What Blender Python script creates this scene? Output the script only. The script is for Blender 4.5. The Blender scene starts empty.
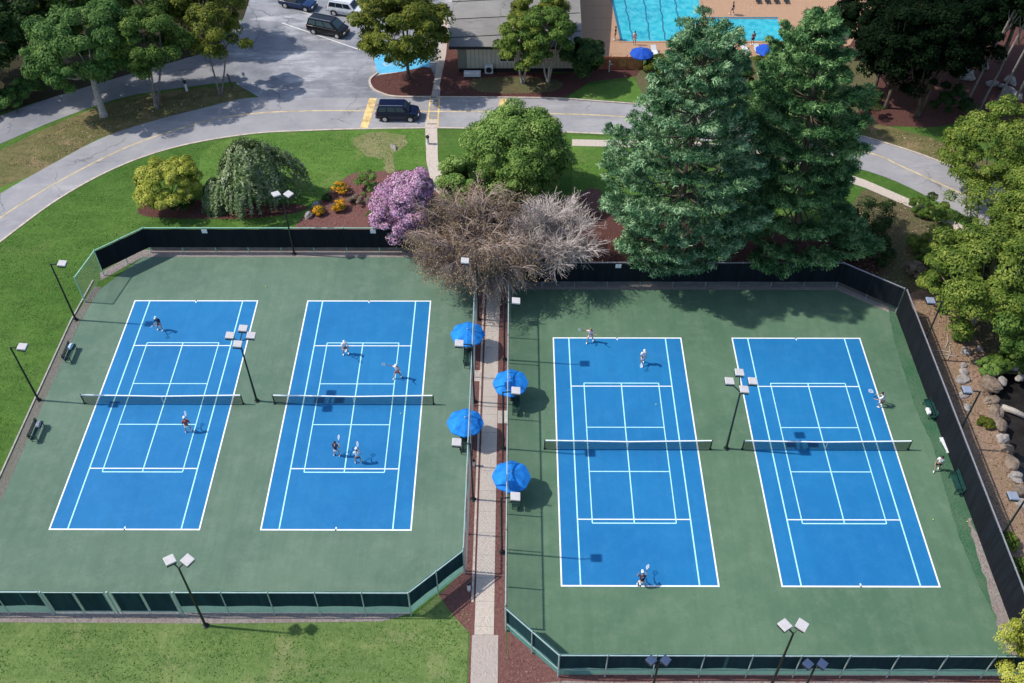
import bpy, bmesh, math, random
import numpy as np
from mathutils import Vector, Matrix
from mathutils.geometry import tessellate_polygon
PI = math.pi
R = math.radians
scene = bpy.context.scene
col = scene.collection
random.seed(7)
RS = np.random.RandomState(7)

# ------------------------------------------------------------------ camera
W, H = 1024, 683
F, CZ, PITCH, YAW, ROLL = 1001.68, 62.0438, 0.814692, -0.0068076, -0.0035318
CAM = Vector((0, 0, CZ))
FW = Vector((math.sin(YAW)*math.cos(PITCH), math.cos(YAW)*math.cos(PITCH), -math.sin(PITCH)))
_r = Vector((math.cos(YAW), -math.sin(YAW), 0)); _u = _r.cross(FW)
CR = _r*math.cos(ROLL) + _u*math.sin(ROLL); CU = -_r*math.sin(ROLL) + _u*math.cos(ROLL)
cd = bpy.data.cameras.new('camera'); cam = bpy.data.objects.new('camera', cd); col.objects.link(cam)
cd.sensor_width = 36; cd.lens = 36*F/W; cd.clip_start = 1; cd.clip_end = 8000
m3 = Matrix((CR, CU, -FW)).transposed()
cam.matrix_world = Matrix.Translation(CAM) @ m3.to_4x4()
scene.camera = cam

def at(x, y, z=0.0):
    """surveyed position on the level z of a point read off the photograph"""
    d = FW + CR*((x-W/2)/F) - CU*((y-H/2)/F)
    t = (z-CZ)/d.z
    p = CAM + d*t
    return Vector((p.x, p.y, z))

# ------------------------------------------------------------------ light
SUN = Vector((0.855, -0.08, -1.0)).normalized()      # direction the light travels
elev = math.asin(-SUN.z)
world = bpy.data.worlds.new('World'); scene.world = world; world.use_nodes = True
nt = world.node_tree; nt.nodes.clear()
sky = nt.nodes.new('ShaderNodeTexSky'); sky.sky_type = 'NISHITA'; sky.sun_disc = False
sky.sun_elevation = elev; sky.sun_rotation = math.atan2(-SUN.x, -SUN.y)
bg = nt.nodes.new('ShaderNodeBackground'); bg.inputs[1].default_value = 0.15
wo = nt.nodes.new('ShaderNodeOutputWorld')
nt.links.new(sky.outputs[0], bg.inputs[0]); nt.links.new(bg.outputs[0], wo.inputs[0])
sl = bpy.data.lights.new('sun', 'SUN'); sl.energy = 3.5; sl.angle = R(1.0); sl.color = (1.0, 0.95, 0.86)
so = bpy.data.objects.new('sun', sl); col.objects.link(so); so.location = (-60, 60, 90)
so.rotation_euler = SUN.to_track_quat('-Z', 'Y').to_euler()
scene.view_settings.view_transform = 'Standard'; scene.view_settings.look = 'None'
scene.view_settings.gamma = 1; scene.view_settings.exposure = 0.32
scene.view_settings.use_curve_mapping = False

# ------------------------------------------------------------------ materials
def lin(r, g, b):
    f = lambda c: (c/255/12.92) if c/255 <= 0.04045 else ((c/255+0.055)/1.055)**2.4
    return (f(r), f(g), f(b))
class NB:
    """small node-graph builder"""
    def __init__(s, name):
        s.m = bpy.data.materials.new(name); s.m.use_nodes = True; s.t = s.m.node_tree
        s.t.nodes.clear(); s.out = s.n('ShaderNodeOutputMaterial')
    def n(s, k): return s.t.nodes.new(k)
    def l(s, a, b): s.t.links.new(a, b)
    def coord(s, scale=(1, 1, 1), rot=0):
        tc = s.n('ShaderNodeTexCoord'); mp = s.n('ShaderNodeMapping')
        mp.inputs['Scale'].default_value = scale; mp.inputs['Rotation'].default_value = (0, 0, rot)
        s.l(tc.outputs['Object'], mp.inputs[0]); return mp.outputs[0]
    def noise(s, scale, detail=4, rough=0.6, vec=None, lo=0.35, hi=0.65):
        t = s.n('ShaderNodeTexNoise'); t.inputs['Scale'].default_value = scale
        t.inputs['Detail'].default_value = detail; t.inputs['Roughness'].default_value = rough
        s.l(vec if vec is not None else s.coord(), t.inputs[0])
        r = s.n('ShaderNodeMapRange'); r.inputs[1].default_value = lo; r.inputs[2].default_value = hi
        s.l(t.outputs[0], r.inputs[0]); return r.outputs[0]
    def mix(s, fac, a, b):
        x = s.n('ShaderNodeMix'); x.data_type = 'RGBA'
        if isinstance(fac, float): x.inputs[0].default_value = fac
        else: s.l(fac, x.inputs[0])
        for i, c in ((6, a), (7, b)):
            if isinstance(c, tuple): x.inputs[i].default_value = (*c, 1)
            else: s.l(c, x.inputs[i])
        return x.outputs[2]
    def mul(s, a, k):
        x = s.n('ShaderNodeMath'); x.operation = 'MULTIPLY'; s.l(a, x.inputs[0])
        if isinstance(k, float): x.inputs[1].default_value = k
        else: s.l(k, x.inputs[1])
        return x.outputs[0]
    def bsdf(s, c, rough=0.8, bump=None, bs=0.3, bd=0.05, metal=0, spec=0.5):
        p = s.n('ShaderNodeBsdfPrincipled')
        if isinstance(c, tuple): p.inputs['Base Color'].default_value = (*c, 1)
        else: s.l(c, p.inputs['Base Color'])
        p.inputs['Roughness'].default_value = rough; p.inputs['Metallic'].default_value = metal
        p.inputs['Specular IOR Level'].default_value = spec
        if bump is not None:
            b = s.n('ShaderNodeBump'); b.inputs['Strength'].default_value = bs; b.inputs['Distance'].default_value = bd
            s.l(bump, b.inputs['Height']); s.l(b.outputs[0], p.inputs['Normal'])
        s.l(p.outputs[0], s.out.inputs[0]); return s.m
def plain(name, c, rough=0.6, var=0.18, scale=3, metal=0, spec=0.5):
    b = NB(name); d = tuple(x*(1-var) for x in c); e = tuple(min(1, x*(1+var)) for x in c)
    return b.bsdf(b.mix(b.noise(scale), d, e), rough, metal=metal, spec=spec)

M = {}
def mk_lawn(name, dark, mid, lite, dry, dryamt):
    b = NB(name)
    v = b.coord((0.45, 1.6, 1), R(28))
    big = b.noise(0.10, 3, 0.6, lo=0.38, hi=0.62)
    med = b.noise(0.55, 6, 0.75, v, 0.38, 0.62)
    fine = b.noise(1.9, 5, 0.85, lo=0.38, hi=0.66); tiny = b.noise(6.5, 3, 0.8, lo=0.5, hi=0.72)
    c = b.mix(med, dark, mid); c = b.mix(b.mul(fine, 0.55), c, lite)
    c = b.mix(b.mul(big, 0.45), c, dark); c = b.mix(b.mul(tiny, 0.35), c, lite)
    dr = b.noise(0.28, 7, 0.8, lo=0.52, hi=0.68)
    c = b.mix(b.mul(dr, dryamt), c, dry)
    return b.bsdf(c, 0.95, fine, 0.7, 0.08, spec=0.1)
M['lawn'] = mk_lawn('lawn', (0.040, 0.104, 0.017), (0.082, 0.176, 0.030), (0.15, 0.24, 0.060), (0.20, 0.23, 0.08), 0.28)
M['lawn_back'] = mk_lawn('lawn_light', (0.062, 0.150, 0.024), (0.115, 0.225, 0.040), (0.18, 0.28, 0.07), (0.28, 0.27, 0.11), 0.45)
M['lawn_front'] = mk_lawn('lawn_front', (0.072, 0.140, 0.034), (0.145, 0.225, 0.062), (0.27, 0.34, 0.13), (0.32, 0.31, 0.15), 0.6)
M['median'] = mk_lawn('median_grass', (0.06, 0.085, 0.022), (0.18, 0.155, 0.07), (0.27, 0.22, 0.11), (0.34, 0.24, 0.14), 0.9)
def mk_mulch(name, a, bc, c3):
    b = NB(name)
    f = b.noise(4.5, 5, 0.85, lo=0.3, hi=0.7); g = b.noise(0.5, 4, 0.6)
    c = b.mix(f, a, bc); c = b.mix(b.mul(g, 0.55), c, c3)
    return b.bsdf(c, 0.95, f, 0.9, 0.08, spec=0.1)
M['mulch'] = mk_mulch('mulch', (0.055, 0.022, 0.018), (0.20, 0.095, 0.08), (0.13, 0.055, 0.05))
M['mulch_pink'] = mk_mulch('mulch_pink', (0.11, 0.045, 0.04), (0.33, 0.165, 0.145), (0.21, 0.10, 0.088))
M['straw'] = mk_mulch('straw_ground', (0.19, 0.11, 0.078), (0.56, 0.38, 0.28), (0.26, 0.20, 0.11))
M['gravel'] = mk_mulch('gravel', (0.18, 0.15, 0.14), (0.52, 0.46, 0.42), (0.30, 0.23, 0.21))
M['edge_strip'] = mk_mulch('worn_edge_strip', (0.13, 0.12, 0.11), (0.30, 0.27, 0.25), (0.18, 0.19, 0.13))
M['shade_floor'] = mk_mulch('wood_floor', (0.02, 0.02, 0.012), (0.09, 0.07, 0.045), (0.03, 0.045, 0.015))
M['bedding'] = mk_mulch('groundcover', (0.05, 0.07, 0.03), (0.27, 0.19, 0.12), (0.10, 0.14, 0.05))
M['bare'] = mk_mulch('bare_soil', (0.12, 0.17, 0.045), (0.46, 0.37, 0.22), (0.14, 0.20, 0.05))
def mk_asphalt(name, a, c2, pale, paleamt):
    b = NB(name); v = b.coord((0.35, 1.2, 1))
    n1 = b.noise(0.22, 5, 0.65, lo=0.35, hi=0.65); n2 = b.noise(8, 3, 0.8); n3 = b.noise(0.3, 5, 0.7, v, 0.52, 0.72)
    c = b.mix(n1, a, c2); c = b.mix(b.mul(n2, 0.18), c, tuple(x*0.6 for x in a)); c = b.mix(b.mul(n3, paleamt), c, pale)
    vo = b.n('ShaderNodeTexVoronoi'); vo.feature = 'DISTANCE_TO_EDGE'; vo.inputs['Scale'].default_value = 0.16
    ds = b.n('ShaderNodeTexNoise'); ds.inputs['Scale'].default_value = 0.7; ds.inputs['Detail'].default_value = 4
    ad = b.n('ShaderNodeVectorMath'); ad.operation = 'MULTIPLY_ADD'; ad.inputs[1].default_value = (2.2, 2.2, 0)
    co = b.coord(); b.l(co, ds.inputs[0]); b.l(ds.outputs['Color'], ad.inputs[0]); b.l(co, ad.inputs[2]); b.l(ad.outputs[0], vo.inputs[0])
    mr = b.n('ShaderNodeMapRange'); mr.inputs[1].default_value = 0.004; mr.inputs[2].default_value = 0.012; mr.inputs[3].default_value = 1; mr.inputs[4].default_value = 0
    b.l(vo.outputs['Distance'], mr.inputs[0]); n6 = b.noise(0.12, 3, 0.6, lo=0.45, hi=0.6)
    c = b.mix(b.mul(b.mul(mr.outputs[0], n6), 0.55), c, tuple(x*0.35 for x in a))
    n7 = b.noise(0.45, 6, 0.8, lo=0.60, hi=0.68); c = b.mix(b.mul(n7, 0.35), c, tuple(x*0.55 for x in a))
    return b.bsdf(c, 0.9, n2, 0.25, 0.02, spec=0.25)
M['asphalt'] = mk_asphalt('asphalt', (0.27, 0.265, 0.285), (0.36, 0.35, 0.36), (0.52, 0.49, 0.48), 0.45)
M['asphalt_lot'] = mk_asphalt('asphalt_parking', (0.17, 0.18, 0.205), (0.33, 0.33, 0.355), (0.62, 0.60, 0.61), 0.8)
M['asphalt_drive'] = mk_asphalt('asphalt_drive', (0.20, 0.205, 0.23), (0.29, 0.285, 0.30), (0.42, 0.39, 0.38), 0.55)
def mk_court(name, a, c2, c3, wear=1.0):
    b = NB(name)
    n1 = b.noise(0.10, 5, 0.6, lo=0.38, hi=0.62); n2 = b.noise(0.55, 7, 0.8, lo=0.46, hi=0.68); n3 = b.noise(14, 3, 0.8)
    v = b.coord((1.8, 0.10, 1)); n4 = b.noise(0.8, 5, 0.7, v, 0.45, 0.7); n5 = b.noise(0.22, 6, 0.75, lo=0.57, hi=0.63)
    n6 = b.noise(3.5, 4, 0.8, lo=0.60, hi=0.75)
    c = b.mix(n1, a, c2); c = b.mix(b.mul(n2, 0.38*wear), c, c3); c = b.mix(b.mul(n4, 0.24*wear), c, tuple(x*0.72 for x in a))
    c = b.mix(b.mul(n5, 0.16*wear), c, tuple(x*0.65 for x in a)); c = b.mix(b.mul(n6, 0.30*wear), c, c3)
    c = b.mix(b.mul(n3, 0.18), c, tuple(x*0.6 for x in c2))
    return b.bsdf(c, 0.75, n3, 0.1, 0.01, spec=0.3)
M['court_green'] = mk_court('court_green_left', (0.088, 0.158, 0.112), (0.122, 0.196, 0.136), (0.20, 0.275, 0.205), 1.2)
M['court_green_right'] = mk_court('court_green_right', (0.076, 0.152, 0.092), (0.106, 0.187, 0.113), (0.18, 0.255, 0.170), 1.2)
M['court_blue'] = mk_court('court_blue', (0.007, 0.152, 0.385), (0.011, 0.182, 0.425), (0.04, 0.24, 0.50), 0.9)
M['line_white'] = plain('line_paint_white', (0.80, 0.84, 0.84), 0.7, 0.05)
M['line_aqua'] = plain('line_paint_pale_aqua', (0.42, 0.80, 0.84), 0.7, 0.06)
M['yellow_paint'] = plain('yellow_road_paint', (0.66, 0.47, 0.20), 0.85, 0.35, 1.2)
M['yellow_worn'] = plain('worn_yellow_line', (0.50, 0.40, 0.24), 0.85, 0.25, 1.2)
M['white_paint'] = plain('white_road_paint', (0.62, 0.60, 0.58), 0.8, 0.2, 1.5)
M['blue_paint'] = plain('blue_road_paint', (0.10, 0.42, 0.66), 0.8, 0.12, 1.5)
M['concrete'] = plain('concrete', (0.36, 0.33, 0.30), 0.9, 0.18, 2.5)
M['path'] = mk_mulch('path_concrete', (0.60, 0.50, 0.42), (0.74, 0.645, 0.56), (0.63, 0.55, 0.49))
M['path_old'] = mk_mulch('path_weathered', (0.48, 0.405, 0.36), (0.62, 0.535, 0.48), (0.50, 0.43, 0.39))
M['pale_stone'] = plain('pale_kerb', (0.50, 0.42, 0.36), 0.9, 0.2, 2)
M['retain'] = plain('old_concrete', (0.14, 0.125, 0.12), 0.95, 0.35, 1.2)
M['deck'] = mk_mulch('pool_deck', (0.46, 0.27, 0.17), (0.57, 0.36, 0.24), (0.48, 0.30, 0.19))
def mk_water(name, a, c2, c3):
    b = NB(name); n = b.noise(1.1, 5, 0.75, lo=0.4, hi=0.68); g = b.noise(0.25, 3, 0.5)
    c = b.mix(g, a, c2); c = b.mix(b.mul(n, 0.55), c, c3)
    return b.bsdf(c, 0.12, n, 0.12, 0.05, spec=0.5)
M['pool'] = mk_water('pool_water', (0.010, 0.29, 0.40), (0.014, 0.38, 0.47), (0.16, 0.66, 0.72))  # caustic light put into the water colour as pale noise
M['creek'] = mk_water('creek_water', (0.012, 0.011, 0.011), (0.028, 0.024, 0.024), (0.04, 0.035, 0.035))
M['lane'] = plain('lane_marking', (0.01, 0.13, 0.22), 0.5, 0.1)
M['metal_dark'] = plain('dark_bronze_metal', (0.012, 0.020, 0.018), 0.5, 0.1, spec=0.4)
M['lamp_white'] = plain('lamp_housing_white', (0.56, 0.53, 0.53), 0.55, 0.06)
M['lamp_grey'] = plain('lamp_housing_grey', (0.26, 0.29, 0.36), 0.45, 0.06)
M['lamp_navy'] = plain('lamp_housing_navy', (0.045, 0.07, 0.14), 0.5, 0.08)
M['lens'] = plain('lamp_lens', (0.05, 0.055, 0.06), 0.15, 0.05)
M['rail'] = plain('galvanised_rail', (0.34, 0.46, 0.44), 0.5, 0.1, metal=0.2)
M['rail_grey'] = plain('grey_rail', (0.30, 0.30, 0.33), 0.5, 0.1, metal=0.2)
M['rail_green'] = plain('pale_green_rail', (0.30, 0.56, 0.42), 0.5, 0.1)
M['wire'] = plain('green_vinyl_wire', (0.13, 0.36, 0.33), 0.5, 0.1)
M['wire_grey'] = plain('grey_wire', (0.18, 0.20, 0.20), 0.5, 0.1)
def mk_screen(name, a, c2):
    b = NB(name); v = b.coord((1, 1, 0.12)); n = b.noise(2.2, 3, 0.6, v); f = b.noise(25, 2, 0.8)
    c = b.mix(n, a, c2); c = b.mix(b.mul(f, 0.3), c, tuple(x*0.5 for x in a))
    return b.bsdf(c, 0.85, n, 0.3, 0.05, spec=0.2)
M['screen_black'] = mk_screen('windscreen_black', (0.004, 0.006, 0.010), (0.008, 0.012, 0.018))
M['screen_teal'] = mk_screen('windscreen_teal', (0.004, 0.030, 0.040), (0.010, 0.050, 0.060))
M['umbrella'] = plain('umbrella_blue', (0.014, 0.20, 0.62), 0.8, 0.22, 1.8, spec=0.2)
M['umbrella_navy'] = plain('umbrella_royal_blue', (0.012, 0.075, 0.42), 0.7, 0.1, 1.5, spec=0.2)
M['bench_green'] = plain('bench_green', (0.010, 0.055, 0.048), 0.5, 0.2)
M['net_dark'] = plain('net_twine', (0.012, 0.022, 0.028), 0.8, 0.1)
M['skin'] = plain('skin', (0.42, 0.25, 0.18), 0.6, 0.06)
M['white_cloth'] = plain('white_cloth', (0.78, 0.79, 0.82), 0.85, 0.05)
M['pale_blue_cloth'] = plain('pale_blue_cloth', (0.55, 0.72, 0.85), 0.85, 0.05)
M['navy_cloth'] = plain('navy_cloth', (0.012, 0.016, 0.06), 0.85, 0.1)
M['black_cloth'] = plain('black_cloth', (0.010, 0.010, 0.013), 0.85, 0.1)
M['red_cloth'] = plain('red_cloth', (0.30, 0.05, 0.05), 0.85, 0.1)
M['pink_cloth'] = plain('pale_pink_cloth', (0.72, 0.55, 0.56), 0.85, 0.06)
M['grey_cloth'] = plain('grey_cloth', (0.20, 0.15, 0.16), 0.85, 0.08)
M['hair'] = plain('dark_hair', (0.018, 0.012, 0.009), 0.7, 0.2)
M['hair_light'] = plain('fair_hair', (0.30, 0.20, 0.10), 0.7, 0.2)
M['car_navy'] = plain('car_paint_navy', (0.008, 0.014, 0.045), 0.22, 0.03)
M['car_black'] = plain('car_paint_black', (0.005, 0.005, 0.006), 0.22, 0.03)
M['car_white'] = plain('car_paint_white', (0.62, 0.64, 0.66), 0.25, 0.03)
M['car_blue'] = plain('car_paint_dark_blue', (0.010, 0.03, 0.10), 0.22, 0.03)
M['glass'] = plain('car_glass', (0.012, 0.020, 0.028), 0.06, 0.05)
M['glass_glint'] = plain('car_glass_painted_glint', (0.05, 0.085, 0.10), 0.05, 0.05)  # paler base colour paints window glints into the glass
M['tyre'] = plain('tyre_rubber', (0.012, 0.012, 0.012), 0.9, 0.1)
M['alloy'] = plain('alloy_rim', (0.62, 0.62, 0.64), 0.35, 0.05, metal=0.6)
M['lamp_lit'] = plain('headlamp', (0.75, 0.75, 0.75), 0.15, 0.05)
M['red_lens'] = plain('tail_lamp', (0.30, 0.01, 0.01), 0.2, 0.05)
M['trim'] = plain('black_trim', (0.015, 0.015, 0.016), 0.6, 0.05)
M['roof'] = mk_asphalt('roof_membrane', (0.20, 0.19, 0.18), (0.29, 0.275, 0.255), (0.36, 0.34, 0.31), 0.4)
M['siding'] = plain('beige_siding', (0.56, 0.50, 0.39), 0.8, 0.08, 1)
M['siding_grey'] = plain('grey_siding', (0.20, 0.21, 0.17), 0.8, 0.1, 1)
M['wood'] = plain('brown_fence_wood', (0.42, 0.12, 0.06), 0.8, 0.3, 2)
M['white_plastic'] = plain('white_plastic', (0.68, 0.69, 0.70), 0.45, 0.05)
M['yellow_tennis'] = plain('ball_yellow', (0.62, 0.75, 0.14), 0.8, 0.05)
def mk_bark(name, a, c2):
    b = NB(name); v = b.coord((1, 1, 0.25)); n = b.noise(7, 4, 0.7, v)
    return b.bsdf(b.mix(n, a, c2), 0.95, n, 0.5, 0.03, spec=0.15)
M['bark'] = mk_bark('bark_brown', (0.06, 0.045, 0.032), (0.17, 0.13, 0.10))
M['bark_pale'] = mk_bark('bark_pale', (0.30, 0.26, 0.22), (0.52, 0.47, 0.42))
M['bark_grey'] = mk_bark('bark_grey', (0.13, 0.11, 0.10), (0.30, 0.27, 0.25))
M['twig'] = mk_bark('dry_twig_grey', (0.30, 0.25, 0.235), (0.68, 0.60, 0.57))
M['twig_brown'] = mk_bark('dry_twig_brown', (0.25, 0.185, 0.155), (0.52, 0.41, 0.36))
M['deadwood'] = mk_bark('bleached_deadwood', (0.40, 0.40, 0.43), (0.62, 0.62, 0.66))
def mk_rock(name, a, c2):
    b = NB(name); n = b.noise(2.2, 6, 0.75); n2 = b.noise(9, 3, 0.7)
    c = b.mix(n, a, c2); c = b.mix(b.mul(n2, 0.35), c, tuple(x*0.45 for x in a))
    return b.bsdf(c, 0.9, n2, 0.5, 0.05, spec=0.2)
M['rock'] = mk_rock('boulder_tan', (0.13, 0.10, 0.078), (0.37, 0.285, 0.22))
M['rock_grey'] = mk_rock('boulder_grey', (0.19, 0.17, 0.16), (0.52, 0.47, 0.44))
def mk_leaf(name, c1, c2, c3, trans=0.14, big=0.75, sharp=0.15):
    b = NB(name)
    g = b.n('ShaderNodeNewGeometry'); ramp = b.n('ShaderNodeValToRGB')
    e = ramp.color_ramp.elements; e[0].color = (*c1, 1); e[1].color = (*c3, 1)
    x = e.new(0.5); x.color = (*c2, 1)
    n = b.noise(big, 3, 0.6, lo=0.5-sharp, hi=0.5+sharp)
    a = b.n('ShaderNodeMath'); a.operation = 'MULTIPLY_ADD'; b.l(g.outputs['Random Per Island'], a.inputs[0])
    a.inputs[1].default_value = 0.48; b.l(b.mul(n, 0.52), a.inputs[2]); b.l(a.outputs[0], ramp.inputs[0])
    d = b.n('ShaderNodeBsdfPrincipled'); b.l(ramp.outputs[0], d.inputs['Base Color'])
    d.inputs['Roughness'].default_value = 0.6; d.inputs['Specular IOR Level'].default_value = 0.02 if max(c2) < 0.02 else 0.12
    t = b.n('ShaderNodeBsdfTranslucent'); b.l(ramp.outputs[0], t.inputs[0])
    mx = b.n('ShaderNodeMixShader'); mx.inputs[0].default_value = trans
    b.l(d.outputs[0], mx.inputs[1]); b.l(t.outputs[0], mx.inputs[2]); b.l(mx.outputs[0], b.out.inputs[0])
    return b.m
M['leaf_mid'] = mk_leaf('foliage_mid_green', (0.022, 0.058, 0.012), (0.080, 0.150, 0.026), (0.22, 0.28, 0.06))
M['leaf_bluegreen'] = mk_leaf('foliage_cool_green', (0.020, 0.060, 0.014), (0.072, 0.158, 0.036), (0.20, 0.29, 0.075))
M['leaf_olive'] = mk_leaf('foliage_olive', (0.028, 0.046, 0.006), (0.105, 0.135, 0.018), (0.28, 0.27, 0.04))
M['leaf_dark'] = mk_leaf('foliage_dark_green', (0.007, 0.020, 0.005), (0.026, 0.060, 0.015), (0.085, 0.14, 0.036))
M['leaf_shade_paint'] = mk_leaf('foliage_painted_shade', (0.0015, 0.005, 0.002), (0.004, 0.011, 0.004), (0.016, 0.032, 0.012), 0.1)  # deep shade of the upper right wood put into the leaf colour
M['leaf_bright'] = mk_leaf('foliage_bright_green', (0.045, 0.105, 0.020), (0.145, 0.250, 0.052), (0.32, 0.42, 0.12))
M['leaf_yellow'] = mk_leaf('foliage_yellow_green', (0.15, 0.19, 0.022), (0.33, 0.36, 0.05), (0.55, 0.54, 0.12))
M['leaf_lime'] = mk_leaf('foliage_lime', (0.036, 0.075, 0.012), (0.115, 0.175, 0.026), (0.33, 0.37, 0.075))
M['leaf_weep'] = mk_leaf('foliage_weeping', (0.055, 0.105, 0.036), (0.165, 0.235, 0.095), (0.46, 0.48, 0.32))
M['leaf_purple'] = mk_leaf('flowers_mauve', (0.34, 0.16, 0.29), (0.62, 0.35, 0.53), (0.86, 0.62, 0.78))
M['leaf_orange'] = mk_leaf('flowers_orange', (0.70, 0.26, 0.012), (0.92, 0.44, 0.02), (0.98, 0.62, 0.06))
M['leaf_dead'] = mk_leaf('dead_leaves', (0.16, 0.095, 0.06), (0.31, 0.215, 0.14), (0.36, 0.32, 0.17))
M['leaf_grey'] = mk_leaf('dry_grey_leaves', (0.10, 0.08, 0.05), (0.25, 0.20, 0.15), (0.34, 0.30, 0.22))
M['needle'] = mk_leaf('pine_needles', (0.014, 0.052, 0.022), (0.085, 0.195, 0.085), (0.44, 0.62, 0.34), 0.12, 0.8, 0.09)  # pale and dark clump noise stands in for lit boughs and shaded gaps
M['needle_dark'] = mk_leaf('pine_needles_deep', (0.010, 0.042, 0.014), (0.062, 0.155, 0.050), (0.34, 0.52, 0.20), 0.12, 0.8, 0.09)  # lit and shaded clumps put into the needle colour here too

# ------------------------------------------------------------------ mesh helpers
class MB:
    def __init__(s): s.v = []; s.f = []; s.mi = []
    def add(s, vs, fs, mi=0):
        o = len(s.v); s.v += [tuple(x) for x in vs]; s.f += [tuple(i+o for i in f) for f in fs]; s.mi += [mi]*len(fs)
    def box(s, c, d, rz=0, mi=0, mat=None):
        x, y, z = d[0]/2, d[1]/2, d[2]/2
        vs = [Vector(p) for p in ((-x,-y,-z),(x,-y,-z),(x,y,-z),(-x,y,-z),(-x,-y,z),(x,-y,z),(x,y,z),(-x,y,z))]
        mt = mat if mat is not None else Matrix.Rotation(rz, 3, 'Z')
        c = Vector(c)
        s.add([c+mt@v for v in vs], [(0,3,2,1),(4,5,6,7),(0,1,5,4),(1,2,6,5),(2,3,7,6),(3,0,4,7)], mi)
    def bar(s, a, b, w, h=None, mi=0):
        a, b = Vector(a), Vector(b); h = h or w
        d = (b-a); L = d.length
        if L < 1e-6: return
        d.normalize(); up = Vector((0,0,1)) if abs(d.z) < 0.95 else Vector((1,0,0))
        x = d.cross(up).normalized(); y = x.cross(d)
        vs = [p+x*i*w/2+y*j*h/2 for p in (a, b) for i, j in ((-1,-1),(1,-1),(1,1),(-1,1))]
        s.add(vs, [(0,1,5,4),(1,2,6,5),(2,3,7,6),(3,0,4,7),(3,2,1,0),(4,5,6,7)], mi)
    def tube(s, pts, rad, n=8, mi=0, cap=True):
        pts = [Vector(p) for p in pts]
        if not isinstance(rad, (list, tuple)): rad = [rad]*len(pts)
        vs = []; prev = None
        for i, p in enumerate(pts):
            d = (pts[min(i+1, len(pts)-1)]-pts[max(i-1, 0)]).normalized()
            if prev is None: prev = d.orthogonal().normalized()
            x = (prev-d*prev.dot(d))
            x = x.normalized() if x.length > 1e-5 else d.orthogonal().normalized()
            prev = x; y = d.cross(x)
            for k in range(n):
                a = 2*PI*k/n; vs.append(p+(x*math.cos(a)+y*math.sin(a))*rad[i])
        fs = [(i*n+k, i*n+(k+1) % n, (i+1)*n+(k+1) % n, (i+1)*n+k) for i in range(len(pts)-1) for k in range(n)]
        if cap: fs += [tuple(range(n))[::-1], tuple((len(pts)-1)*n+k for k in range(n))]
        s.add(vs, fs, mi)
    def lathe(s, prof, n=16, c=(0,0,0), mi=0, sy=1):
        vs = [(c[0]+r*math.cos(2*PI*k/n), c[1]+sy*r*math.sin(2*PI*k/n), c[2]+z) for r, z in prof for k in range(n)]
        fs = [(i*n+k, i*n+(k+1) % n, (i+1)*n+(k+1) % n, (i+1)*n+k) for i in range(len(prof)-1) for k in range(n)]
        s.add(vs, fs, mi)
    def ball(s, c, r, n=8, m=6, mi=0):
        r = r if isinstance(r, (tuple, list)) else (r, r, r)
        vs = []; 
        for j in range(m+1):
            t = PI*j/m
            for k in range(n):
                a = 2*PI*k/n
                vs.append((c[0]+r[0]*math.sin(t)*math.cos(a), c[1]+r[1]*math.sin(t)*math.sin(a), c[2]-r[2]*math.cos(t)))
        fs = [(j*n+k, j*n+(k+1) % n, (j+1)*n+(k+1) % n, (j+1)*n+k) for j in range(m) for k in range(n)]
        s.add(vs, fs, mi)
    def build(s, name, mat, parent=None, smooth=False, loc=None, bevel=0):
        me = bpy.data.meshes.new(name); me.from_pydata(s.v, [], s.f); me.update()
        mats = mat if isinstance(mat, (list, tuple)) else [mat]
        for m in mats: me.materials.append(m)
        if len(mats) > 1: me.polygons.foreach_set('material_index', s.mi)
        if smooth: me.polygons.foreach_set('use_smooth', [True]*len(me.polygons))
        o = bpy.data.objects.new(name, me); col.objects.link(o)
        if parent is not None: o.parent = parent
        if loc is not None: o.location = loc
        if bevel:
            b = o.modifiers.new('bevel', 'BEVEL'); b.width = bevel; b.segments = 2; b.limit_method = 'ANGLE'
        return o
def tag(o, label=None, cat=None, group=None, kind=None):
    for k, v in (('label', label), ('category', cat), ('group', group), ('kind', kind)):
        if v: o[k] = v
    return o
def thing(name, label, cat, loc=(0,0,0), rz=0, group=None):
    o = bpy.data.objects.new(name, None); o.empty_display_size = 0.2; col.objects.link(o)
    o.location = loc; o.rotation_euler = (0, 0, rz); return tag(o, label, cat, group)
def kids(o): return [c for c in bpy.data.objects if c.parent == o]
def dup(root, loc, rz, label, parent=None):
    def rec(o, par, ch):
        c = o.copy(); col.objects.link(c)
        if par is not None: c.parent = par
        for k in ch.get(o.name, []): rec(k, c, ch)
        return c
    ch = {}
    for o in bpy.data.objects:
        if o.parent: ch.setdefault(o.parent.name, []).append(o)
    c = rec(root, None, ch); c.location = loc; c.rotation_euler = (0, 0, rz); c['label'] = label
    return c
def smooth_line(pts, n=6, closed=False):
    P = [Vector((p[0], p[1])) for p in pts]; out = []; N = len(P)
    rng = range(N if closed else N-1)
    for i in rng:
        if closed: a, b, c, d = P[(i-1) % N], P[i], P[(i+1) % N], P[(i+2) % N]
        else: a, b, c, d = P[max(i-1, 0)], P[i], P[i+1], P[min(i+2, N-1)]
        for k in range(n):
            t = k/n
            out.append(0.5*((2*b)+(c-a)*t+(2*a-5*b+4*c-d)*t*t+(3*b-a-3*c+d)*t**3))
    if not closed: out.append(P[-1])
    return out
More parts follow.
